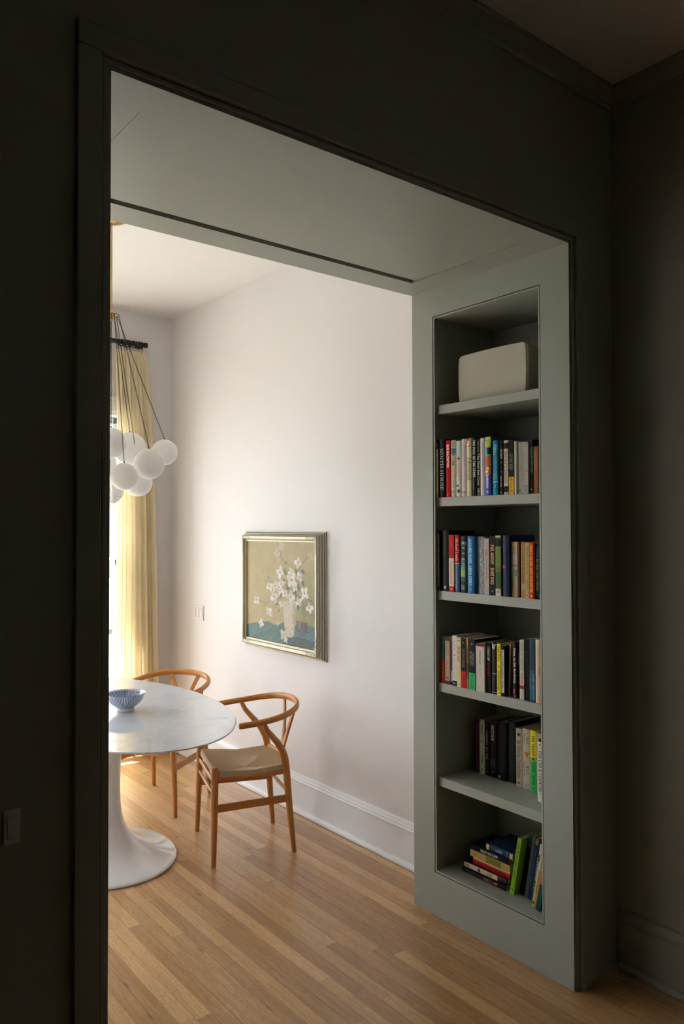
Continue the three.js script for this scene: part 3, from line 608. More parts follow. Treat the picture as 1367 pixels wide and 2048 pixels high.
// ---------------------------------------------------------------- bubble chandelier
{
  const HX = -0.84, HY = 2.65, HZ = -2.05;
  const lamp = thing('bubble_chandelier', 'cluster of frosted glass globes hung on chains above the table', 'chandelier', [HX, HY, HZ]);
  part('canopy', new THREE.LatheGeometry([[0.0001, 0.49], [0.07, 0.49], [0.075, 0.486], [0.072, 0.472], [0.05, 0.462], [0.014, 0.455], [0.0001, 0.455]].map(([r, y]) => new THREE.Vector2(r, y)), 40), brass, lamp);
  part('rod', new THREE.CylinderGeometry(0.0045, 0.0045, 0.46, 12).translate(0, 0.24, 0), brass, lamp);
  part('hub', new THREE.LatheGeometry([[0.0001, 0.03], [0.008, 0.028], [0.012, 0.016], [0.02, 0.008], [0.022, -0.004], [0.018, -0.016], [0.009, -0.026], [0.0001, -0.03]].map(([r, y]) => new THREE.Vector2(r, y)), 28), brass, lamp);
  const hoop = new THREE.TorusGeometry(0.036, 0.0018, 8, 40); hoop.rotateX(Math.PI / 2);
  part('hoop', hoop, blackIron, lamp);
  const globes = [[329, 904.6, -2.15, 0.0675], [259.5, 897.5, -2.2, 0.085], [298, 928, -1.98, 0.0765], [248, 953, -1.9, 0.0645], [222, 885, -2.0, 0.073], [276, 965, -2.13, 0.071], [219, 980, -2.1, 0.069], [203, 930, -2.2, 0.074]].map(([u, v, z, r]) => { const p = onPlane(u, v, 'z', z); return [p.x - HX, p.y - HY, p.z - HZ, r]; });
  globes.push([-0.2, -0.69, 0.03, 0.075], [-0.26, -0.62, -0.12, 0.08], [-0.13, -0.79, 0.02, 0.07], [-0.14, -0.62, 0.16, 0.07]);
  const link = new THREE.TorusGeometry(0.0036, 0.0009, 5, 10); link.scale(0.72, 1.25, 1);
  const sphere = new THREE.SphereGeometry(1, 48, 32);
  for (const [x, y, z, r] of globes) {
    const g = part('globe', sphere.clone().scale(r, r, r).translate(x, y, z), opal, lamp);
    const flatDir = Math.hypot(x, z) || 1, a = V3(x / flatDir * 0.036, 0, z / flatDir * 0.036), b = V3(x, y + r, z), d = b.clone().sub(a), away = d.clone().normalize();
    part('cap', new THREE.CylinderGeometry(0.0025, 0.0055, 0.008, 14).translate(x, y + r + 0.002, z), blackIron, g);
    const n = Math.floor(d.length() / 0.0068), q = new THREE.Quaternion().setFromUnitVectors(V3(0, 1, 0), away), out = [];
    for (let i = 0; i < n; i++) { const t = link.clone(); if (i % 2) t.rotateY(Math.PI / 2); t.applyQuaternion(q); t.translate(a.x + d.x * (i + 0.5) / n, a.y + d.y * (i + 0.5) / n, a.z + d.z * (i + 0.5) / n); out.push(t); }
    part('chain', out, blackIron, g);
  }
}

// ---------------------------------------------------------------- speaker on the top shelf
{
  const y = SHELF_TOPS[0], zc = -0.41, w = 0.34, h = 0.192, d = 0.15;
  const sp = thing('speaker', 'wide cream speaker with rounded corners on the top bookcase shelf', 'speaker', [0.062, y, zc]);
  const plate = (ww, hh, r, deep) => {
    const s = new THREE.Shape(), a = ww / 2, b = hh / 2;
    s.moveTo(-a + r, -b); s.lineTo(a - r, -b); s.quadraticCurveTo(a, -b, a, -b + r); s.quadraticCurveTo(a + 0.004, 0, a, b - r); s.quadraticCurveTo(a, b, a - r, b); s.quadraticCurveTo(0, b + 0.006, -a + r, b); s.quadraticCurveTo(-a, b, -a, b - r); s.quadraticCurveTo(-a - 0.004, 0, -a, -b + r); s.quadraticCurveTo(-a, -b, -a + r, -b);
    const g = new THREE.ExtrudeGeometry(s, { depth: deep, bevelEnabled: true, bevelSize: 0.002, bevelThickness: 0.002, bevelSegments: 3, curveSegments: 10 });
    g.rotateY(-Math.PI / 2);   // front towards -x
    return g;
  };
  part('grille', metreUV(plate(w, h, 0.022, 0.014).translate(0.016, h / 2 + 0.004, 0)), flat('cream grille', 0.6, 0.56, 0.46, 0.7, 0, { bumpMap: repeated(plasterBump, 60, 60), bumpScale: 0.0005 }), sp, 'cream front grille');
  part('body', metreUV(plate(w - 0.012, h - 0.01, 0.02, d - 0.02).translate(d + 0.0005, h / 2 + 0.004, 0)), flat('olive plastic', 0.3, 0.29, 0.19, 0.45), sp);
  part('foot', slab(0.03, 0.14, 0, 0.006, -0.14, 0.14), flat('dark rubber', 0.03, 0.03, 0.03, 0.8), sp);
}

// ---------------------------------------------------------------- books
// Every book: [left px, right px, top px, spine plane x, description, cover, what its spine shows, more]. Pixels give the place along the shelf and the height.
// spine: bands ['b', from, to, colour] and writing ['t', text, from, to, colour, font, size, offset]; from and to are fractions from the top.
const S = 'sans', R = 'serif', I = 'italic';
const z2 = (o) => (a) => 860 + o + a * 120 / 1367;
const L2 = z2(0), R2 = z2(110), A = (o) => 850 + o * 250 / 1367, T2 = (o) => 870 + o * 120 / 1367;
const T3 = (o) => 1040 + o * 250 / 1367, T4 = (o) => 1240 + o * 250 / 1367, T5 = (o) => 1420 + o * 250 / 1367;
const shelves = [
  { y: SHELF_TOPS[1], at: 990, on: 'on the shelf below the speaker', group: 'books on the shelf below the speaker', list: [
    [L2(96), L2(178), T2(110), 0.01, 'thin dusty pink paperback with black top', '#141414', [['b', 0.17, 1, '#b9a08f'], ['t', 'STORIES', 0.07, 0.13, '#cfc8bc', S, 0.3], ['t', 'the cruel winds of dust', 0.3, 0.66, '#4a3b35', R, 0.62], ['t', '¶', 0.95, 0.98, '#4a3b35', S, 0.4]]],
    [L2(184), L2(322), T2(98), 0.014, 'thick black-green hardcover with large pale capitals', '#14201c', [['t', 'NINTH HOUSE', 0.16, 0.88, '#b9b8a6', R, 0.62], ['b', 0.0, 0.1, '#1a2a24']], 1],
    [L2(328), L2(452), T2(128), 0.02, 'bright red hardcover with white capitals', '#b50d08', [['t', 'BEN MACINTYRE', 0.07, 0.48, '#f0e6da', S, 0.56], ['t', 'OPERATION MINCEMEAT', 0.51, 0.9, '#5c0a08', R, 0.5], ['t', '~', 0.94, 0.97, '#f0c0a0', S, 0.4]], 1],
    [L2(466), L2(576), T2(122), 0.02, 'cream hardcover with blue and black spaced capitals', '#b9ae94', [['b', 0.15, 0.24, '#2f8a98'], ['t', 'DECODER = LIAR', 0.03, 0.45, '#1f2a28', S, 0.6], ['t', 'a history of words', 0.48, 0.68, '#b08a70', S, 0.5], ['t', 'W. BENSON', 0.7, 0.84, '#6a8a86', S, 0.35], ['t', '&', 0.89, 0.93, '#2f8a98', S, 0.6]], 1],
    [L2(584), L2(702), T2(132), 0.018, 'off-white hardcover with pale blue and tan lettering', '#b8b5ac', [['b', 0.05, 0.2, '#aab9bd'], ['t', '♘', 0.28, 0.36, '#3a3a38', S, 0.8], ['t', 'LUCKY DOG', 0.4, 0.73, '#a07a58', R, 0.5, 0.2], ['t', 'JUSTIN STONE', 0.41, 0.65, '#7fa0ba', S, 0.28, -0.27], ['b', 0.79, 0.82, '#2a2624', 0.5], ['t', '✦', 0.84, 0.96, '#2a2624', S, 0.9]], 1],
    [L2(706), L2(826), T2(90), 0.016, 'pale pinkish hardcover with grey two-line title', '#b3a8a0', [['t', 'STRANGERS IN', 0.11, 0.48, '#857a74', R, 0.42, 0.22], ['t', 'THEIR OWN LAND', 0.08, 0.52, '#857a74', R, 0.42, -0.24], ['t', 'HOCHSCHILD', 0.58, 0.86, '#b08d86', R, 0.4, 0.1], ['t', 'NP', 0.91, 0.95, '#35302e', S, 0.6]], 1],
    [L2(830), L2(932), T2(76), 0.014, 'cream hardcover with orange flame and black title', '#c2b796', [['b', 0, 0.1, '#d98a2a', 0.5], ['b', 0, 0.04, '#7a2a1c', 0.6], ['t', '•', 0.12, 0.15, '#2a241a', S, 1], ['t', 'Educated', 0.33, 0.72, '#26221c', R, 0.78], ['t', 'w', 0.92, 0.95, '#6a6250', R, 0.4]], 1],
    [L2(934), L2(1048), T2(66), 0.016, 'dark green-black hardcover with spaced cream capitals', '#16201c', [['t', 'THE PULL OF THE STARS', 0.04, 0.68, '#d0cbb4', S, 0.5, 0.05], ['t', 'DONOGHUE', 0.7, 0.9, '#4f7a62', S, 0.32, -0.1]], 1],
    [L2(1050), L2(1134), T2(90), 0.02, 'charcoal paperback with white serif title', '#22241f', [['b', 0.86, 1, '#5c5a52'], ['t', 'MICHELLE ALEXANDER', 0.04, 0.23, '#8f8a7a', S, 0.4], ['t', 'The New Jim Crow', 0.26, 0.82, '#d9d4c2', R, 0.78], ['t', 'C', 0.9, 0.94, '#c9c4b2', S, 0.6]]],
    [L2(1134), L2(1236), T2(70), 0.012, 'pale lilac-white hardcover with faint grey title', '#b9b0ad', [['t', 'a rather faint and quiet story', 0.06, 0.5, '#8a837f', R, 0.3, 0.05], ['t', 'ɸ', 0.9, 0.94, '#8a5a4a', S, 0.4]], 1],
    [L2(1240), R2(118), T2(43), 0.008, 'tall blue, orange, turquoise and yellow hardcover', '#3a4a9c', [['b', 0, 0.2, '#c8cc1e'], ['b', 0, 0.08, '#28b0a8', 0.45], ['b', 0.17, 0.34, '#2fb2a6'], ['b', 0.19, 0.3, '#3a1a18', 0.55, 0.45], ['b', 0.32, 0.66, '#b5651e'], ['b', 0.62, 0.66, '#8a4a1c', 0.6, 0.4], ['t', 'Jennifer', 0.05, 0.24, '#3a3416', R, 0.6], ['t', 'Weiner', 0.34, 0.5, '#7a3a14', R, 0.6], ['t', 'Big Summer', 0.52, 0.88, '#e8e2ea', S, 0.52], ['t', '❧', 0.92, 0.96, '#e2d9a0', S, 0.5]], 1],
    [R2(166), R2(276), T2(125), 0.012, 'turquoise hardcover with orange and pale blue lettering', '#127f9c', [['t', 'SPOIL', 0.07, 0.19, '#7fc6d0', S, 0.6, 0.05], ['t', 'ALL', 0.19, 0.28, '#e0902a', S, 0.6], ['t', 'THE TRUTH ABOUT THE MONEY', 0.31, 0.72, '#8fcbd6', S, 0.24, 0.2], ['t', 'AND WAR', 0.6, 0.72, '#c8b850', S, 0.3, -0.2], ['b', 0.75, 0.77, '#9cc4d6'], ['t', 'T T', 0.8, 0.88, '#8fcbd6', S, 0.3]], 1],
    [R2(292), R2(412), T2(108), 0.02, 'black hardcover with small white capitals and logo', '#161412', [['t', 'THE ROUTES', 0.17, 0.35, '#cfc9bd', S, 0.24, 0.14], ['t', 'OF POWER', 0.17, 0.34, '#cfc9bd', S, 0.24, -0.14], ['t', '•      •', 0.4, 0.6, '#cfc9bd', S, 0.3], ['t', 'ROBERT CAROW', 0.66, 0.86, '#d6d1c6', S, 0.26], ['t', '▼', 0.94, 0.975, '#d6d1c6', S, 0.5]], 1],
    [R2(424), R2(522), T2(122), 0.014, 'cream paperback with two black bands', '#b7ac98', [['b', 0.05, 0.155, '#1c1c1a'], ['b', 0.845, 0.955, '#1c1c1a'], ['t', 'Dover’s Enoch', 0.2, 0.79, '#2a2620', R, 0.74]]],
    [R2(526), R2(652), T2(140), 0.016, 'black paperback with marigold yellow lower third', '#12171b', [['b', 0.67, 1, '#d29a12'], ['t', 'THE FELLOWSHIP', 0.25, 0.53, '#8f8c78', R, 0.22, 0.2], ['t', 'OF THE RING', 0.23, 0.55, '#b9b49c', R, 0.34, -0.14], ['t', '◍', 0.7, 0.74, '#1c1812', S, 0.5], ['t', 'tolkien', 0.78, 0.88, '#6a4a0e', R, 0.3], ['t', '❂', 0.91, 0.96, '#8a5a10', S, 0.5]]],
    [R2(664), R2(730), T2(142), 0.012, 'thin white paperback with grey-green stripe', '#c4beb0', [['b', 0, 1, '#6f7a68', 0.5, 0.5]]],
    [R2(732), R2(814), T2(165), 0.016, 'slim pale grey book with small rust emblem', '#a39c92', [['t', 'Tales & Timber', 0.12, 0.4, '#8a7a72', S, 0.25], ['b', 0.92, 0.95, '#8a4a2a', 0.7, 0.15]]],
    [R2(820), R2(980), T2(155), 0.012, 'thick warm grey paperback with white embossed capitals', '#99948b', [['t', 'ATTITUDE FIRST', 0.1, 0.84, '#c2bdb4', R, 0.4, 0.22], ['t', 'EMILY L. WISEMAN', 0.18, 0.76, '#7a746c', R, 0.22, -0.2], ['t', '⊙', 0.84, 0.87, '#5f5a53', S, 0.3], ['t', '≡', 0.91, 0.95, '#5f5a53', S, 0.3]]],
    [R2(986), R2(1098), T2(108), 0.018, 'black hardcover with green brush lettering', '#121613', [['b', 0.15, 0.6, '#1f3f30', 0.8, 0.0], ['t', 'TWILIT DAY ANT', 0.13, 0.64, '#6f9a82', R, 0.5], ['t', '✝', 0.9, 0.95, '#c9c79a', S, 0.5]], 1],
    [R2(1104), R2(1198), T2(262), 0.014, 'small brown cloth-bound book', '#8a5a34', [['b', 0, 0.06, '#7a4a28'], ['b', 0.5, 1, '#82522e', 1]]],
    [R2(1202), R2(1244), T2(186), 0.02, 'thin navy book against the bookcase side', '#1a2430', [['b', 0.25, 0.4, '#7f8f9a', 0.3, 0.7], ['b', 0.62, 0.8, '#5f7a8a', 0.3, 0.7]]],
  ] },
  { y: SHELF_TOPS[2], at: 1188, on: 'on the third shelf down', group: 'books on the third shelf down', list: [
    [A(100), A(160), T3(118), 0.012, 'thin black book with tiny white lettering along its length', '#0c0d0e', [['t', 'W.E.B. Du Bois’s Data Portraits  Visualizing Black America  ◇', 0.05, 0.96, '#c9c4b6', S, 0.34]]],
    [A(166), A(254), T3(118), 0.02, 'thick black cloth volume with faint ruled lines', '#14161a', [['b', 0.38, 0.39, '#3a3a3c'], ['b', 0.62, 0.63, '#2c2c2e'], ['t', 'THE SECOND', 0.12, 0.36, '#2c2e30', R, 0.3], ['t', '♆', 0.9, 0.97, '#c0bcb2', S, 0.45]], 1],
    [A(257), A(314), T3(163), 0.014, 'red paperback with white middle panel', '#b31710', [['b', 0.41, 0.9, '#c4b6a2'], ['t', 'the world beneath the red', 0.46, 0.86, '#9a3a30', R, 0.5], ['t', '— — —', 0.1, 0.2, '#e0a090', S, 0.3], ['t', '⊕', 0.93, 0.97, '#e0c0a0', S, 0.5]]],
    [A(315), A(370), T3(163), 0.016, 'book with red upper half and blue lower half', '#a3141c', [['b', 0.5, 1, '#33527a'], ['b', 0.49, 0.505, '#d0c9bc'], ['t', 'Michael Lewis', 0.06, 0.46, '#e4c9bc', R, 0.62], ['t', 'The Undoing Project', 0.52, 0.95, '#8fa9c4', R, 0.46]], 1],
    [A(372), A(455), T3(178), 0.02, 'dark hardcover with teal and green painted landscape', '#16242a', [['b', 0.1, 0.16, '#1f5a62'], ['b', 0.4, 0.52, '#2a5a5a', 0.75], ['b', 0.52, 0.66, '#4f8a72', 0.75], ['b', 0.6, 0.72, '#7a9a5a', 0.75], ['b', 0.72, 0.8, '#245058', 0.75], ['b', 0.86, 0.95, '#2a6a62', 0.7], ['t', 'ON THE', 0.1, 0.14, '#c2c9b6', S, 0.4], ['t', 'WHAT', 0.19, 0.23, '#b2b9a6', S, 0.4], ['t', 'WE', 0.29, 0.32, '#b2b9a6', S, 0.4], ['t', 'SUMMIT', 0.38, 0.42, '#b2b9a6', S, 0.4], ['t', 'IT', 0.48, 0.51, '#b2b9a6', S, 0.4], ['t', '▲', 0.9, 0.94, '#8fbf9a', S, 0.4]], 1],
    [A(457), A(534), T3(180), 0.014, 'bright blue hardcover with pale capitals', '#1f5f92', [['b', 0.2, 0.6, '#246a9c', 0.9], ['t', 'ALICE AND OLIVER', 0.05, 0.47, '#9cc4dc', S, 0.44], ['t', 'LEIGH COREY', 0.52, 0.86, '#a9cbe0', S, 0.44], ['t', '◯', 0.91, 0.95, '#7fb0d0', S, 0.4]], 1],
    [A(536), A(642), T3(183), 0.03, 'silver crinkled foil hardcover', '#8f9296', [['foil', 0, 1], ['b', 0.74, 0.8, '#6a8a4a', 0.25, 0.05]], 1],
    [A(645), A(698), T3(203), 0.02, 'pale grey paperback with small red title', '#a69c96', [['t', 'GRIT', 0.2, 0.32, '#a3202a', R, 0.55], ['t', 'ANGELA DUCKWORTH', 0.35, 0.74, '#7a706a', S, 0.3], ['t', '⁂', 0.9, 0.94, '#7a706a', S, 0.3]]],
    [A(704), A(764), T3(180), 0.022, 'black paperback with glowing orange capitals', '#141312', [['t', 'PHIL KNIGHT', 0.14, 0.48, '#e8a860', S, 0.66], ['t', 'SHOE DOG', 0.53, 0.82, '#e8a860', S, 0.66], ['t', '♦', 0.91, 0.95, '#c9b89a', S, 0.4]]],
    [A(766), A(826), T3(170), 0.01, 'moss green book with dark photograph at top', '#5f7038', [['b', 0, 0.03, '#a3a07a'], ['b', 0.05, 0.18, '#2f2a22'], ['b', 0.18, 0.5, '#6f8040'], ['b', 0.6, 0.88, '#3f5a2a'], ['b', 0.88, 1, '#b5b0a2'], ['t', 'A WALK IN GREEN', 0.22, 0.82, '#3a4a24', S, 0.3], ['t', 'VIK', 0.91, 0.95, '#2a2a26', S, 0.4]]],
    [A(828), A(914), T3(170), 0.014, 'navy cloth hardcover with small orange mark', '#1f2a48', [['b', 0.49, 0.54, '#b5503a', 0.35, 0.1], ['t', 'the long blue hour of evening', 0.06, 0.44, '#34405f', R, 0.3], ['t', 'i', 0.92, 0.96, '#56607a', R, 0.4]], 1],
    [A(918), A(1008), T3(240), 0.028, 'worn beige paperback with peeling map-like stains', '#a89a84', [['b', 0.02, 0.22, '#b59f80'], ['b', 0.22, 0.5, '#b3aca2'], ['b', 0.42, 0.44, '#9a6a48'], ['b', 0.5, 0.62, '#6f8a86', 0.5, 0.5], ['b', 0.62, 0.8, '#8f9a86', 0.6, 0.0], ['b', 0.8, 0.98, '#a9947a'], ['t', 'ATLAS OF A WET COUNTRY', 0.08, 0.9, '#8a8074', S, 0.3]]],
    [A(1010), A(1046), T3(238), 0.04, 'thin dark brown book set back from its neighbours', '#2a221a', []],
    [A(1047), A(1091), T3(240), 0.016, 'tan paperback with faded brown title', '#a07a42', [['b', 0.75, 0.86, '#a89070'], ['b', 0, 0.05, '#8a6434'], ['t', 'THE NIGHT OF THE MOTHS', 0.08, 0.72, '#7a5426', S, 0.5]]],
    [A(1092), A(1136), T3(248), 0.014, 'straw-coloured paperback with grey lettering', '#ab9668', [['t', 'THE WEIGHT OF WATER  •  CONTEXT', 0.06, 0.85, '#6f6248', S, 0.45], ['t', '▮', 0.92, 0.96, '#4a4232', S, 0.4]]],
    [A(1137), A(1181), T3(248), 0.014, 'vivid orange-red paperback with yellow capitals', '#c2430e', [['t', 'EMILY OSTER', 0.04, 0.42, '#e3a82a', S, 0.62], ['t', 'EXPECTING BETTER', 0.45, 0.88, '#e0a43a', S, 0.62], ['t', '▮', 0.93, 0.96, '#f0e0c0', S, 0.4]]],
    [A(1182), A(1246), T3(260), 0.024, 'dark teal paperback with yellow-green title', '#1f3844', [['t', 'ELENA FERRANTE', 0.05, 0.24, '#7f8f94', S, 0.34], ['t', '• MY BRILLIANT FRIEND', 0.24, 0.86, '#c9c84a', S, 0.5], ['t', '☥', 0.89, 0.95, '#c9c8b4', S, 0.5]]],
    [A(1247), A(1268), T3(262), 0.02, 'thin black book with white ring against the bookcase side', '#101316', [['t', 'essays', 0.1, 0.3, '#aeb2b0', S, 0.5], ['t', 'O', 0.92, 0.96, '#e0e0da', S, 1]]],
  ] },
  { y: SHELF_TOPS[3], at: 1390, on: 'on the fourth shelf down', group: 'books on the fourth shelf down', list: [
    [A(174), A(214), T4(172), 0.025, 'narrow paperback with green upper and rust lower half', '#1f4f46', [['b', 0.5, 1, '#8a3a1c'], ['t', 'THE OTHER', 0.1, 0.45, '#3a7a6c', S, 0.4], ['t', 'SWEET HEART', 0.55, 0.92, '#c05a30', S, 0.4]]],
    [A(217), A(267), T4(188), 0.02, 'dusty pink paperback with plum ends', '#a88d7c', [['b', 0, 0.08, '#4f1c22'], ['b', 0.93, 1, '#4a2036'], ['t', 'ALMOST', 0.1, 0.38, '#7a5f54', R, 0.42, 0.2], ['t', 'NOWHERE', 0.1, 0.4, '#7a5f54', R, 0.42, -0.2], ['t', 'by s. l.', 0.5, 0.78, '#7a5f54', R, 0.4], ['t', '◉', 0.84, 0.9, '#2a1f1c', S, 0.55]]],
    [A(268), A(294), T4(198), 0.026, 'thin grey-purple book with white foot', '#5a4a60', [['b', 0.7, 0.94, '#c4bcb0'], ['b', 0, 0.05, '#8a7a90'], ['b', 0.94, 1, '#4a2a4a']]],
    [A(295), A(346), T4(172), 0.016, 'white paperback with black foot band', '#c2bfb6', [['b', 0.9, 1, '#1a2220'], ['t', 'the quiet hour', 0.1, 0.32, '#8f8c84', S, 0.3], ['t', '♥', 0.37, 0.41, '#a33a4a', S, 0.4], ['t', 'ON LOVING WELL', 0.44, 0.85, '#9a968c', S, 0.36], ['t', 'J', 0.93, 0.97, '#d0cdc2', S, 0.5]]],
    [A(348), A(390), T4(192), 0.014, 'cream paperback with red and yellow script', '#c6b690', [['t', '♠', 0.04, 0.09, '#4a463a', S, 0.7], ['t', 'The Boy Sailor', 0.17, 0.51, '#b0281c', I, 0.78], ['t', 'Ralph Connolly', 0.55, 0.84, '#d29a1e', I, 0.7], ['t', 'v', 0.93, 0.96, '#4a463a', S, 0.4]]],
    [A(391), A(450), T4(202), 0.012, 'black paperback with red foot panel', '#111614', [['b', 0.66, 1, '#a0120e'], ['t', '☗', 0.06, 0.12, '#6a6a5a', S, 0.5], ['t', 'THE TWO TOWERS', 0.2, 0.58, '#9a9684', R, 0.4], ['t', 'tolkien', 0.75, 0.88, '#5a0a08', R, 0.4]]],
    [A(452), A(472), T4(202), 0.01, 'very thin tan pamphlet between black spines', '#8a6230', [['b', 0, 0.15, '#b07a30'], ['b', 0.5, 0.8, '#5a4426'], ['t', 'notes', 0.2, 0.45, '#3a2a14', S, 0.6]]],
    [A(474), A(546), T4(212), 0.01, 'black paperback with mint green foot panel', '#101513', [['b', 0.66, 1, '#2f9a5c'], ['t', '☗', 0.06, 0.13, '#6a7a6a', S, 0.5], ['t', 'THE RETURN', 0.26, 0.52, '#a9a592', R, 0.3, 0.2], ['t', 'OF THE KING', 0.24, 0.52, '#a9a592', R, 0.34, -0.14], ['t', '◍', 0.69, 0.73, '#123a24', S, 0.5], ['t', 'tolkien', 0.77, 0.87, '#174f30', R, 0.4], ['t', '❂', 0.9, 0.95, '#123a24', S, 0.5]]],
    [A(550), A(648), T4(258), 0.012, 'thick white paperback with red top band', '#b9b2a8', [['b', 0, 0.06, '#7a1f18'], ['t', 'PATTERNS OF A NATION', 0.14, 0.44, '#6a645c', S, 0.2], ['t', 'Anders  Q. Hall', 0.5, 0.7, '#9a948a', S, 0.16], ['t', 'h', 0.9, 0.94, '#8a847a', S, 0.2]]],
    [A(662), A(718), T4(248), 0.02, 'black paperback with white and red lettering', '#131313', [['t', 'A STRANGE LOOP', 0.08, 0.36, '#c9c5ba', S, 0.56], ['t', '●', 0.31, 0.35, '#d8d4ca', S, 0.8], ['t', 'RED MARKET', 0.39, 0.66, '#8f1f1c', S, 0.56]]],
    [A(722), A(782), T4(246), 0.018, 'glossy black hardcover with silver rings', '#0d0f11', [['t', 'Dune', 0.03, 0.13, '#c4c4be', I, 0.8], ['b', 0.595, 0.61, '#a9aaa6'], ['b', 0.955, 0.965, '#a9aaa6'], ['b', 0.6, 0.606, '#4a1f1c']], 1],
    [A(784), A(824), T4(263), 0.014, 'bright yellow paperback with black script', '#d2c00c', [['t', 'Trust Trace', 0.04, 0.34, '#2a2608', I, 0.62], ['t', '◣◥', 0.38, 0.49, '#2a2608', S, 0.5], ['t', 'Carnival George', 0.52, 0.9, '#2a2608', I, 0.62], ['t', '◉', 0.93, 0.96, '#2a2608', S, 0.4]]],
    [A(825), A(866), T4(283), 0.016, 'black paperback with long white title panel', '#141413', [['b', 0.08, 0.93, '#c2bdb2', 0.8, 0.1], ['t', 'ALL THE PRETTY HORSES • NOVEL', 0.1, 0.85, '#2a2826', S, 0.42]]],
    [A(880), A(918), T4(262), 0.034, 'beige paperback leaning on its neighbour', '#9c9078', [['t', 'MIND', 0.03, 0.12, '#3a362c', S, 0.4], ['t', '♥', 0.14, 0.17, '#7a2a22', S, 0.5], ['t', 'THE DARK IN', 0.21, 0.44, '#4a4438', S, 0.42], ['t', 'S', 0.9, 0.93, '#4a4438', S, 0.4]], 0, -0.05],
    [A(952), A(1003), T4(248), 0.03, 'dark maroon hardcover with slanted white title', '#221416', [['b', 0.02, 0.5, '#5a1418', 0.35, 0.0], ['t', 'How to Do Nothing', 0.1, 0.74, '#d6cfc4', S, 0.46], ['b', 0.84, 0.93, '#a3346a', 0.4, 0.15], ['t', '◂', 0.95, 0.98, '#e0d8cc', S, 0.4]], 1],
    [A(1004), A(1030), T4(232), 0.036, 'thin midnight blue book with grey title', '#10161c', [['t', 'SHELTERED', 0.2, 0.42, '#7f858a', S, 0.6], ['t', '—', 0.04, 0.12, '#5a6064', S, 0.4]]],
    [A(1031), A(1078), T4(220), 0.026, 'white paperback with red band near its foot', '#b7b2a8', [['b', 0.76, 0.82, '#8f2f1c'], ['t', 'LEONARD AND HUNGRY PAUL', 0.04, 0.52, '#77726a', S, 0.5], ['t', 'RÓNÁN', 0.55, 0.74, '#a3503c', S, 0.42], ['t', '⊙ —', 0.84, 0.95, '#3a3632', S, 0.4]]],
    [A(1080), A(1136), T4(208), 0.03, 'black paperback with faint red print', '#121413', [['t', 'the hidden rooms', 0.2, 0.6, '#2a2a28', S, 0.4], ['b', 0.86, 0.9, '#2f1214', 0.5, 0.3]]],
    [A(1138), A(1199), T4(210), 0.026, 'slate blue paperback fading to teal', '#2a4450', [['b', 0.5, 0.62, '#34586a'], ['b', 0.62, 0.8, '#3f6478'], ['b', 0.8, 0.97, '#2f5f78'], ['t', 'by the sea road', 0.55, 0.95, '#6f9ab0', S, 0.3, 0.25], ['t', '◯', 0.66, 0.74, '#22303a', S, 0.6]]],
    [A(1201), A(1268), T4(218), 0.022, 'cream cloth book at the bookcase side with faded print', '#b3a48c', [['b', 0.4, 0.58, '#ab8f72', 0.5, 0.5], ['t', 'vol. 1', 0.88, 0.96, '#9a8c74', R, 0.25]], 1],
  ] },
  { y: SHELF_TOPS[4], at: 1560, on: 'on the shelf with the gap', group: 'books on the fifth shelf down', list: [
    [A(540), A(592), T5(132), 0.184, 'maroon cloth book at the end of the row', '#4a1c2a', [['t', 'oh', 0.1, 0.2, '#5f2a38', R, 0.4]], 1],
    [A(594), A(648), T5(106), 0.18, 'thin pale green-white book with blue drawing', '#9aa08c', [['t', 'DEAN', 0.1, 0.26, '#3f4a42', S, 0.5], ['t', '§', 0.34, 0.46, '#4f7a9a', S, 0.7], ['t', 'THINK', 0.62, 0.8, '#4f5a4c', S, 0.44], ['t', 'TO', 0.88, 0.95, '#5f6a5c', S, 0.4]]],
    [A(650), A(696), T5(130), 0.184, 'dark plum book with small pink capitals', '#34161c', [['t', 'TINKERS  AT  TEA', 0.16, 0.7, '#a9868a', S, 0.44], ['t', 'n', 0.9, 0.94, '#7a565a', S, 0.4]]],
    [A(700), A(775), T5(138), 0.184, 'black hardcover with a one-word white title at top', '#0e1010', [['t', 'WORK', 0.05, 0.34, '#aaa99e', S, 0.5], ['t', 'JAMES', 0.66, 0.82, '#5a5a54', S, 0.3, 0.2], ['t', 'SUZMAN', 0.66, 0.82, '#5a5a54', S, 0.3, -0.2], ['t', '▣', 0.88, 0.93, '#6a6a62', S, 0.4]], 1],
    [A(777), A(884), T5(138), 0.182, 'thick black hardcover with small white square logo', '#0b0d0d', [['t', 'THE DAWN OF EVERYTHING', 0.04, 0.86, '#2c2f2e', R, 0.36], ['b', 0.925, 0.965, '#b5b1a4', 0.2, 0.2]], 1],
    [A(886), A(984), T5(130), 0.19, 'dark green thick volume beside the cream hardcovers', '#1c2a22', [['b', 0.4, 0.8, '#22342a', 0.6, 0.2]], 1],
    [A(986), A(1058), T5(204), 0.176, 'cream hardcover with black brush-script title', '#a59a88', [['t', '✶✶', 0.05, 0.16, '#26221e', S, 0.7], ['t', 'My dithering Expenditures', 0.2, 0.85, '#2a2622', I, 0.6], ['t', '⁂', 0.9, 0.96, '#2a2622', S, 0.5]], 1],
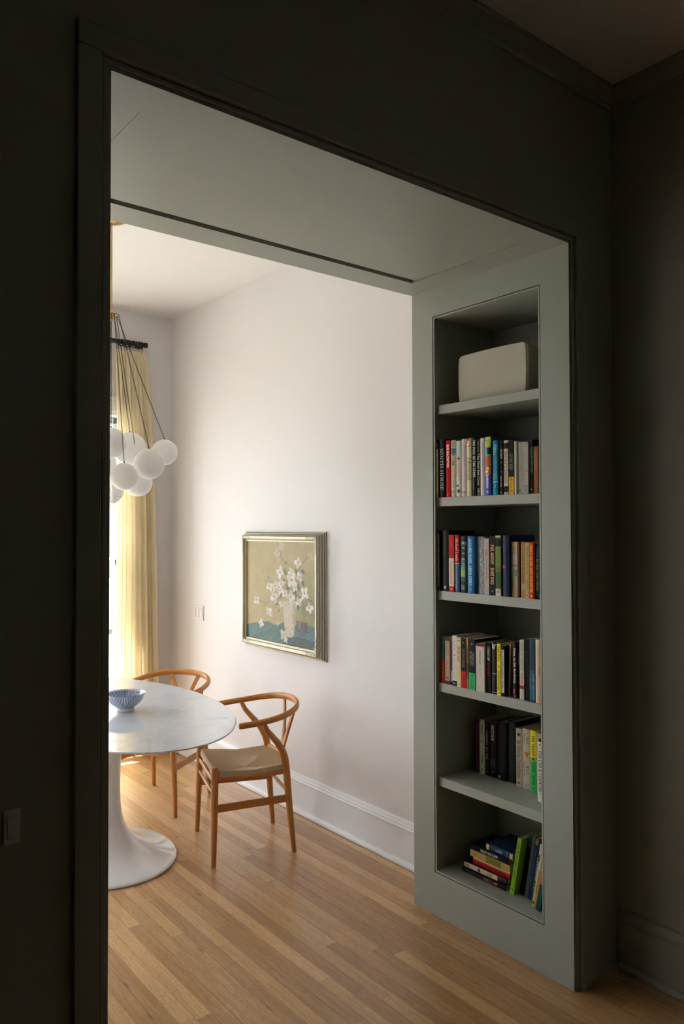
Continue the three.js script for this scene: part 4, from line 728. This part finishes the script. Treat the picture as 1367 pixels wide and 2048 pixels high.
    [A(1060), A(1142), T5(208), 0.172, 'cream hardcover with tiny figures between title and author', '#a69c8a', [['t', 'THE', 0.12, 0.26, '#3a3630', R, 0.34, 0.22], ['t', 'BODY', 0.08, 0.26, '#3a3630', R, 0.34, -0.22], ['t', '✤', 0.33, 0.5, '#a3502a', S, 0.9, 0.1], ['t', '✤', 0.36, 0.52, '#c29a2a', S, 0.7, -0.2], ['t', 'BILL', 0.6, 0.76, '#3a3630', R, 0.34, 0.22], ['t', 'BRYSON', 0.55, 0.8, '#3a3630', R, 0.34, -0.22], ['t', '↕', 0.9, 0.95, '#a36a5a', S, 0.4]], 1],
    [A(1144), A(1212), T5(228), 0.168, 'hardcover in acid yellow above and green below', '#c9c410', [['b', 0.5, 1, '#1fa34a'], ['b', 0.44, 0.5, '#7aa83a'], ['t', 'THE FRAUD', 0.08, 0.41, '#1a1a10', S, 0.5], ['t', '▐▐', 0.43, 0.49, '#1a1a10', S, 0.8], ['t', 'ZADIE SMITH', 0.52, 0.88, '#12301c', S, 0.5], ['t', '●', 0.92, 0.95, '#12301c', S, 0.4]], 1],
    [A(1216), A(1232), T5(250), 0.17, 'very thin mottled tan booklet', '#8f7a5c', [['b', 0.2, 0.5, '#a35a42', 0.6, 0.2]]],
    [A(1224), A(1284), T5(262), 0.1, 'white paperback with slanted navy capitals', '#bdb9b2', [['b', 0, 0.12, '#9a866a'], ['b', 0.07, 0.12, '#3a3428', 0.7, 0.3], ['t', '▬', 0.14, 0.18, '#26282c', S, 0.5], ['t', '★', 0.2, 0.23, '#a33a34', S, 0.4], ['t', 'FOR COD & COUNTRY', 0.25, 0.85, '#22283a', S, 0.56], ['t', '★', 0.86, 0.89, '#a33a34', S, 0.4], ['t', '♦ ≡', 0.92, 0.98, '#5a5a56', S, 0.4]]],
  ] },
];
// lying pile: [z of spine head, z of spine tail, y below, y above, spine x]; leaning row: [foot z, head z, head y, spine x, thickness, depth]
const pile = [
  [-0.592, -0.365, 0.1875, 0.2055, 0.078, 'dark paperback with red and white pattern at the bottom of the pile', '#241a1a', [['b', 0.1, 0.3, '#3a1418'], ['b', 0.5, 0.62, '#6a6660', 0.6, 0.2], ['b', 0.62, 0.72, '#5a1a1c'], ['b', 0.74, 0.82, '#7a7a78', 0.5, 0.3], ['t', 'FRANKENSTEIN', 0.15, 0.6, '#3a3a3c', S, 0.6]], 0],
  [-0.588, -0.362, 0.206, 0.232, 0.08, 'dark red book with cream spine label, second from the bottom of the pile', '#33100f', [['b', 0.03, 0.8, '#b3a486', 0.72, 0.16], ['t', 'HOME', 0.06, 0.16, '#3a3024', S, 0.5], ['t', '●', 0.32, 0.44, '#2a2018', S, 0.7], ['t', 'BOOKS', 0.56, 0.68, '#4a4030', S, 0.5]], 1],
  [-0.538, -0.348, 0.2325, 0.2625, 0.084, 'scarlet book with cream lower edge, third in the pile', '#8f0f0c', [['b', 0, 1, '#a88a5a', 0.26, 0.74], ['t', 'THE JOY OF SUPPER', 0.1, 0.9, '#5a0a08', R, 0.4, -0.1]], 1],
  [-0.55, -0.346, 0.263, 0.2885, 0.082, 'straw and olive book, fourth in the pile', '#a3894e', [['b', 0.4, 0.78, '#6a6a2a'], ['t', 'market garden', 0.06, 0.36, '#7a6230', S, 0.34]], 0],
  [-0.558, -0.36, 0.289, 0.3095, 0.086, 'black book with white capitals near the top of the pile', '#101314', [['t', 'WHAT THE JUMP', 0.3, 0.75, '#b9bab6', S, 0.62], ['t', '+ =', 0.05, 0.2, '#3a3c3c', S, 0.4]], 0],
  [-0.473, -0.334, 0.31, 0.3365, 0.088, 'small navy book with yellow end labels on top of the pile', '#14243f', [['b', 0.02, 0.12, '#b3a052', 0.8, 0.1], ['b', 0.86, 0.97, '#b3a052', 0.8, 0.1], ['b', 0.74, 0.8, '#2a4a8a'], ['t', 'LAGOM', 0.36, 0.6, '#7f9ac0', S, 0.5]], 1],
];
const leaning = [
  [-0.333, -0.291, 0.412, 0.075, 0.019, 0.16, 'lime green paperback leaning beside the pile', '#6f9a24', [['t', 'I am Never a Real Cheese', 0.08, 0.7, '#223a0e', I, 0.5], ['t', 'ૐ', 0.87, 0.95, '#223a0e', S, 0.6]]],
  [-0.305, -0.262, 0.424, 0.105, 0.016, 0.2, 'tall black picture book leaning behind the lime green one', '#10181a', [['b', 0, 0.2, '#1c3a44', 0.8, 0.1]]],
  [-0.285, -0.243, 0.428, 0.1, 0.014, 0.2, 'tall grey-green leaning picture book', '#3a4a46', []],
  [-0.268, -0.225, 0.426, 0.096, 0.014, 0.2, 'tall indigo leaning picture book', '#1c1c3f', [['b', 0, 0.1, '#6a5a2a'], ['t', 'the night train', 0.2, 0.8, '#4a4a7a', S, 0.4]]],
  [-0.2525, -0.207, 0.43, 0.092, 0.012, 0.2, 'thin plum leaning picture book with pale lettering', '#2f141a', [['t', 'JACK AND THE STARS', 0.3, 0.85, '#8a868a', S, 0.5], ['t', '◉', 0.93, 0.97, '#a32a2a', S, 0.5]]],
  [-0.238, -0.193, 0.42, 0.08, 0.014, 0.19, 'emerald leaning picture book with white capitals', '#0f5f3a', [['b', 0, 0.18, '#9fb0b0'], ['t', 'DINOSAURS', 0.3, 0.62, '#b9d0b9', S, 0.62]]],
  [-0.2175, -0.175, 0.39, 0.06, 0.018, 0.19, 'tan and cream leaning book with brown lettering', '#a3814a', [['b', 0, 1, '#b5a88c', 0.4, 0], ['t', 'GOLDEN FIELDS', 0.3, 0.72, '#6a4a1c', S, 0.4], ['b', 0.9, 0.96, '#4a3a24', 0.4, 0.1]]],
  [-0.192, -0.156, 0.36, 0.05, 0.02, 0.18, 'dark teal leaning book with coral patch at the bookcase side', '#12403f', [['b', 0.2, 0.42, '#b5533c', 0.9, 0.0]]],
];

const paper = flat('book paper', 0.5, 0.44, 0.33, 0.9);
// black and near-black inks are printed full strength
const ink = (hex) => { const v = [1, 3, 5].map((i) => parseInt(hex.slice(i, i + 2), 16)); return Math.max(...v) < 62 ? 'rgb(' + v.map((q) => Math.round(q * 0.55)).join(',') + ')' : hex; };
// draws one spine into its cell of an atlas
function drawSpine(c, x, y, w, h, cover, marks, seed) {
  const rnd = mulberry(seed);
  c.save(); c.beginPath(); c.rect(x, y, w, h); c.clip();
  c.fillStyle = ink(cover); c.fillRect(x, y, w, h);
  for (const m of marks) {
    if (m[0] === 'b') { const [, a, b, col, wide = 1, off = 0] = m; c.fillStyle = ink(col); c.fillRect(x + w * off, y + h * a, w * wide, h * (b - a)); }
    else if (m[0] === 'foil') for (let i = 0; i < 420; i++) { const g = 90 + Math.floor(rnd() * 140); c.fillStyle = 'rgb(' + g + ',' + (g + 3) + ',' + (g + 8) + ')'; c.globalAlpha = 0.5; c.beginPath(); c.ellipse(x + rnd() * w, y + rnd() * h, 1 + rnd() * 5, 3 + rnd() * 18, rnd() * 1.6 - 0.8, 0, 7); c.fill(); c.globalAlpha = 1; }
    else {
      const [, text, a, b, col, font, size, off = 0] = m, long = h * (b - a), tall = w * size;
      c.save(); c.translate(x + w * (0.5 + off), y + h * (a + b) / 2); c.rotate(Math.PI / 2);
      c.fillStyle = c.strokeStyle = col; c.textAlign = 'center'; c.textBaseline = 'middle';
      if (/^[^\u0000-\u02ff]+$/.test(text) && !/[—–¶]/.test(text)) {   // a printer's mark: ring, disc, bar, leaf or lozenge
        const r = Math.min(w * size * 0.5, long * 0.5), kind = text.codePointAt(0) % 5;
        c.lineWidth = Math.max(1.5, r * 0.3); c.beginPath();
        if ('●•♥◉⊙❂◍⊕◯'.includes(text[0])) { c.arc(0, 0, r * 0.8, 0, 7); '●•♥'.includes(text[0]) ? c.fill() : (c.stroke(), c.beginPath(), c.arc(0, 0, r * 0.3, 0, 7), c.fill()); }
        else if ('▮▬▐▣'.includes(text[0])) c.fillRect(-r * 0.8, -r * 0.5, r * 1.6, r);
        else { const n = 3 + kind; for (let i = 0; i < n * 2; i++) { const q = i / n * Math.PI, d = i % 2 ? r * 0.42 : r; c[i ? 'lineTo' : 'moveTo'](Math.cos(q) * d, Math.sin(q) * d); } c.fill(); }
        c.restore(); continue;
      }
      const px = tall * 1.25;
      c.font = (font === S ? 'bold ' : font === I ? 'italic bold ' : '') + px.toFixed(1) + 'px ' + (font === S ? 'sans-serif' : 'serif');
      const wide = c.measureText(text).width || 1;
      c.scale(Math.min(long / wide, text.length < 4 ? 1.1 : 9), 1); c.fillText(text, 0, px * 0.04); c.restore();
    }
  }
  // scuffs: small scratches and rubbed specks
  for (let i = 0; i < 26; i++) { c.globalAlpha = 0.10; c.fillStyle = rnd() > 0.5 ? '#ffffff' : '#000000'; c.fillRect(x + rnd() * w, y + rnd() * h, 1 + rnd() * 2, 2 + rnd() * 14); }
  c.globalAlpha = 1; c.restore();
}
// all books first, then one atlas for each shelf
function makeBooks(books, group, seed) {
  const H = 640, scale = 2500, cells = [];
  let wide = 4;
  for (const b of books) { const w = Math.max(26, Math.round(b.thick * scale)); cells.push([wide, w]); wide += w + 6; }
  const W = Math.min(2048, wide);
  const map = canvasTexture(W, H, (c) => {
    c.fillStyle = '#222'; c.fillRect(0, 0, W, H);
    books.forEach((b, i) => { const [x, w] = cells[i]; c.fillStyle = ink(b.cover); c.fillRect(x - 3, 0, w + 6, H); drawSpine(c, x, 4, w, H - 8, b.cover, b.marks, seed * 100 + i); });
  });
  const soft = new THREE.MeshPhysicalMaterial({ name: 'printed covers, ' + group, map, roughness: 0.6, specularIntensity: 0.3 }), gloss = new THREE.MeshPhysicalMaterial({ name: 'glossy jackets, ' + group, map, roughness: 0.48, specularIntensity: 0.4 });
  soft.color.setRGB(1.45, 1.45, 1.45); gloss.color.setRGB(1.45, 1.45, 1.45);   // the atlas holds half-bright inks
  books.forEach((b, i) => {
    const [cx, cw] = cells[i], u0 = (cx + 1) / W, u1 = (cx + cw - 1) / W, v0 = 5 / H, v1 = 1 - 5 / H, th = b.thick, dp = b.deep, h = b.tall, hard = b.hard;
    const board = hard ? Math.min(0.0025, th * 0.16) : Math.min(0.0008, th * 0.1), bulge = hard ? Math.min(0.004, th * 0.13) : 0.0006;
    // outline of the cover in plan: back edge, side, rounded spine, other side, and back inside
    const out = [[dp, -th / 2, 0], [0.0015 + bulge, -th / 2, 0]], n = 6;
    for (let k = 0; k <= n; k++) { const t = k / n * 2 - 1; out.push([bulge * t * t, t * th / 2 * (1 - 0.02 * t * t), (t + 1) / 2, 1]); }
    out.push([0.0015 + bulge, th / 2, 1], [dp, th / 2, 1]);
    const inn = [[dp, th / 2 - board], [0.004 + bulge, th / 2 - board], [0.004 + bulge, -th / 2 + board], [dp, -th / 2 + board]];
    const pos = [], uv = [], idx = [];
    const quad = (a, b2, ua, ub) => { const s = pos.length / 3; pos.push(a[0], 0, a[1], b2[0], 0, b2[1], b2[0], h, b2[1], a[0], h, a[1]); uv.push(ua, v0, ub, v0, ub, v1, ua, v1); idx.push(s, s + 1, s + 2, s, s + 2, s + 3); };
    const edge = (cx - 2) / W;
    for (let k = 0; k + 1 < out.length; k++) { const A0 = out[k], B0 = out[k + 1], sp = A0[3] && B0[3]; quad(A0, B0, sp ? u0 + (u1 - u0) * A0[2] : edge, sp ? u0 + (u1 - u0) * B0[2] : edge); }
    quad(out[out.length - 1], inn[0], edge, edge);
    for (let k = 0; k < 3; k++) quad(inn[k], inn[k + 1], edge, edge);
    quad(inn[3], out[0], edge, edge);
    // closing the top and bottom of the boards and the spine
    for (const y of [0, h]) {
      const cap = (list) => { const s = pos.length / 3; for (const q of list) { pos.push(q[0], y, q[1]); uv.push(edge, 0.5); } for (let k = 1; k + 1 < list.length; k++) y ? idx.push(s, s + k, s + k + 1) : idx.push(s, s + k + 1, s + k); };
      cap([out[0], inn[3], inn[2], out[1]]); cap([inn[0], out[out.length - 1], out[out.length - 2], inn[1]]);
      cap([inn[2], inn[1], ...out.slice(1, -1).reverse()]);
    }
    const g = new THREE.BufferGeometry();
    g.setAttribute('position', new THREE.Float32BufferAttribute(pos, 3)); g.setAttribute('uv', new THREE.Float32BufferAttribute(uv, 2)); g.setIndex(idx);
    const flatG = g.toNonIndexed(); flatG.computeVertexNormals();
    const book = thing('book', b.label, 'book', [0, 0, 0], 0, group);
    part('cover', flatG, hard ? gloss : soft, book);
    const inset = hard ? 0.003 : 0.0004;
    part('pages', slab(0.0045 + bulge, dp - (hard ? 0.003 : 0.0004), inset, h - inset, -th / 2 + board * 1.02, th / 2 - board * 1.02), paper, book);
    b.place(book);
  });
}
shelves.forEach(({ y, at, on, group, list }, n) => {
  let last = NZ0 + 0.0004;
  makeBooks(list.map(([u0, u1, top, x, what, cover, marks, hard = 0, lean = 0]) => {
    let z0 = onPlane(u0, at, 'x', x).z, z1 = Math.min(onPlane(u1, at, 'x', x).z, NZ1 - 0.0006);
    z0 = Math.max(z0, last + 0.0003); z1 = Math.max(z1, z0 + 0.006); last = z1;
    const tall = onPlane((u0 + u1) / 2, top, 'x', x).y - y, thick = z1 - z0 - 0.0002;
    return { thick, tall, deep: Math.min(0.158, NICHE_BACK - x - 0.01), hard, cover, marks, label: what + ' ' + on, place: (o) => { o.position.set(x, y + thick / 2 * Math.abs(Math.sin(lean)) + 0.0002, (z0 + z1) / 2); o.rotation.x = -lean; } };
  }), group, n + 1);
});
makeBooks(pile.map(([za, zb, ya, yb, x, label, cover, marks, hard]) => ({ thick: yb - ya - 0.0003, tall: zb - za, deep: 0.15, hard, cover, marks, label, place: (o) => { o.position.set(x, (ya + yb) / 2, zb); o.rotation.x = -Math.PI / 2; } })), 'books in the lying pile on the bottom shelf', 8);
makeBooks(leaning.map(([z0, z1, top, x, thick, deep, label, cover, marks]) => {
  const a = Math.atan2(z1 - z0, top - NICHE_FLOOR), tall = Math.hypot(z1 - z0, top - NICHE_FLOOR);
  return { thick, tall, deep, hard: 0, cover, marks, label, place: (o) => { o.position.set(x, NICHE_FLOOR + thick / 2 * Math.sin(a) + 0.0003, z0); o.rotation.x = a; } };
}), 'books leaning on the bottom shelf', 9);

renderer.render(scene, camera);
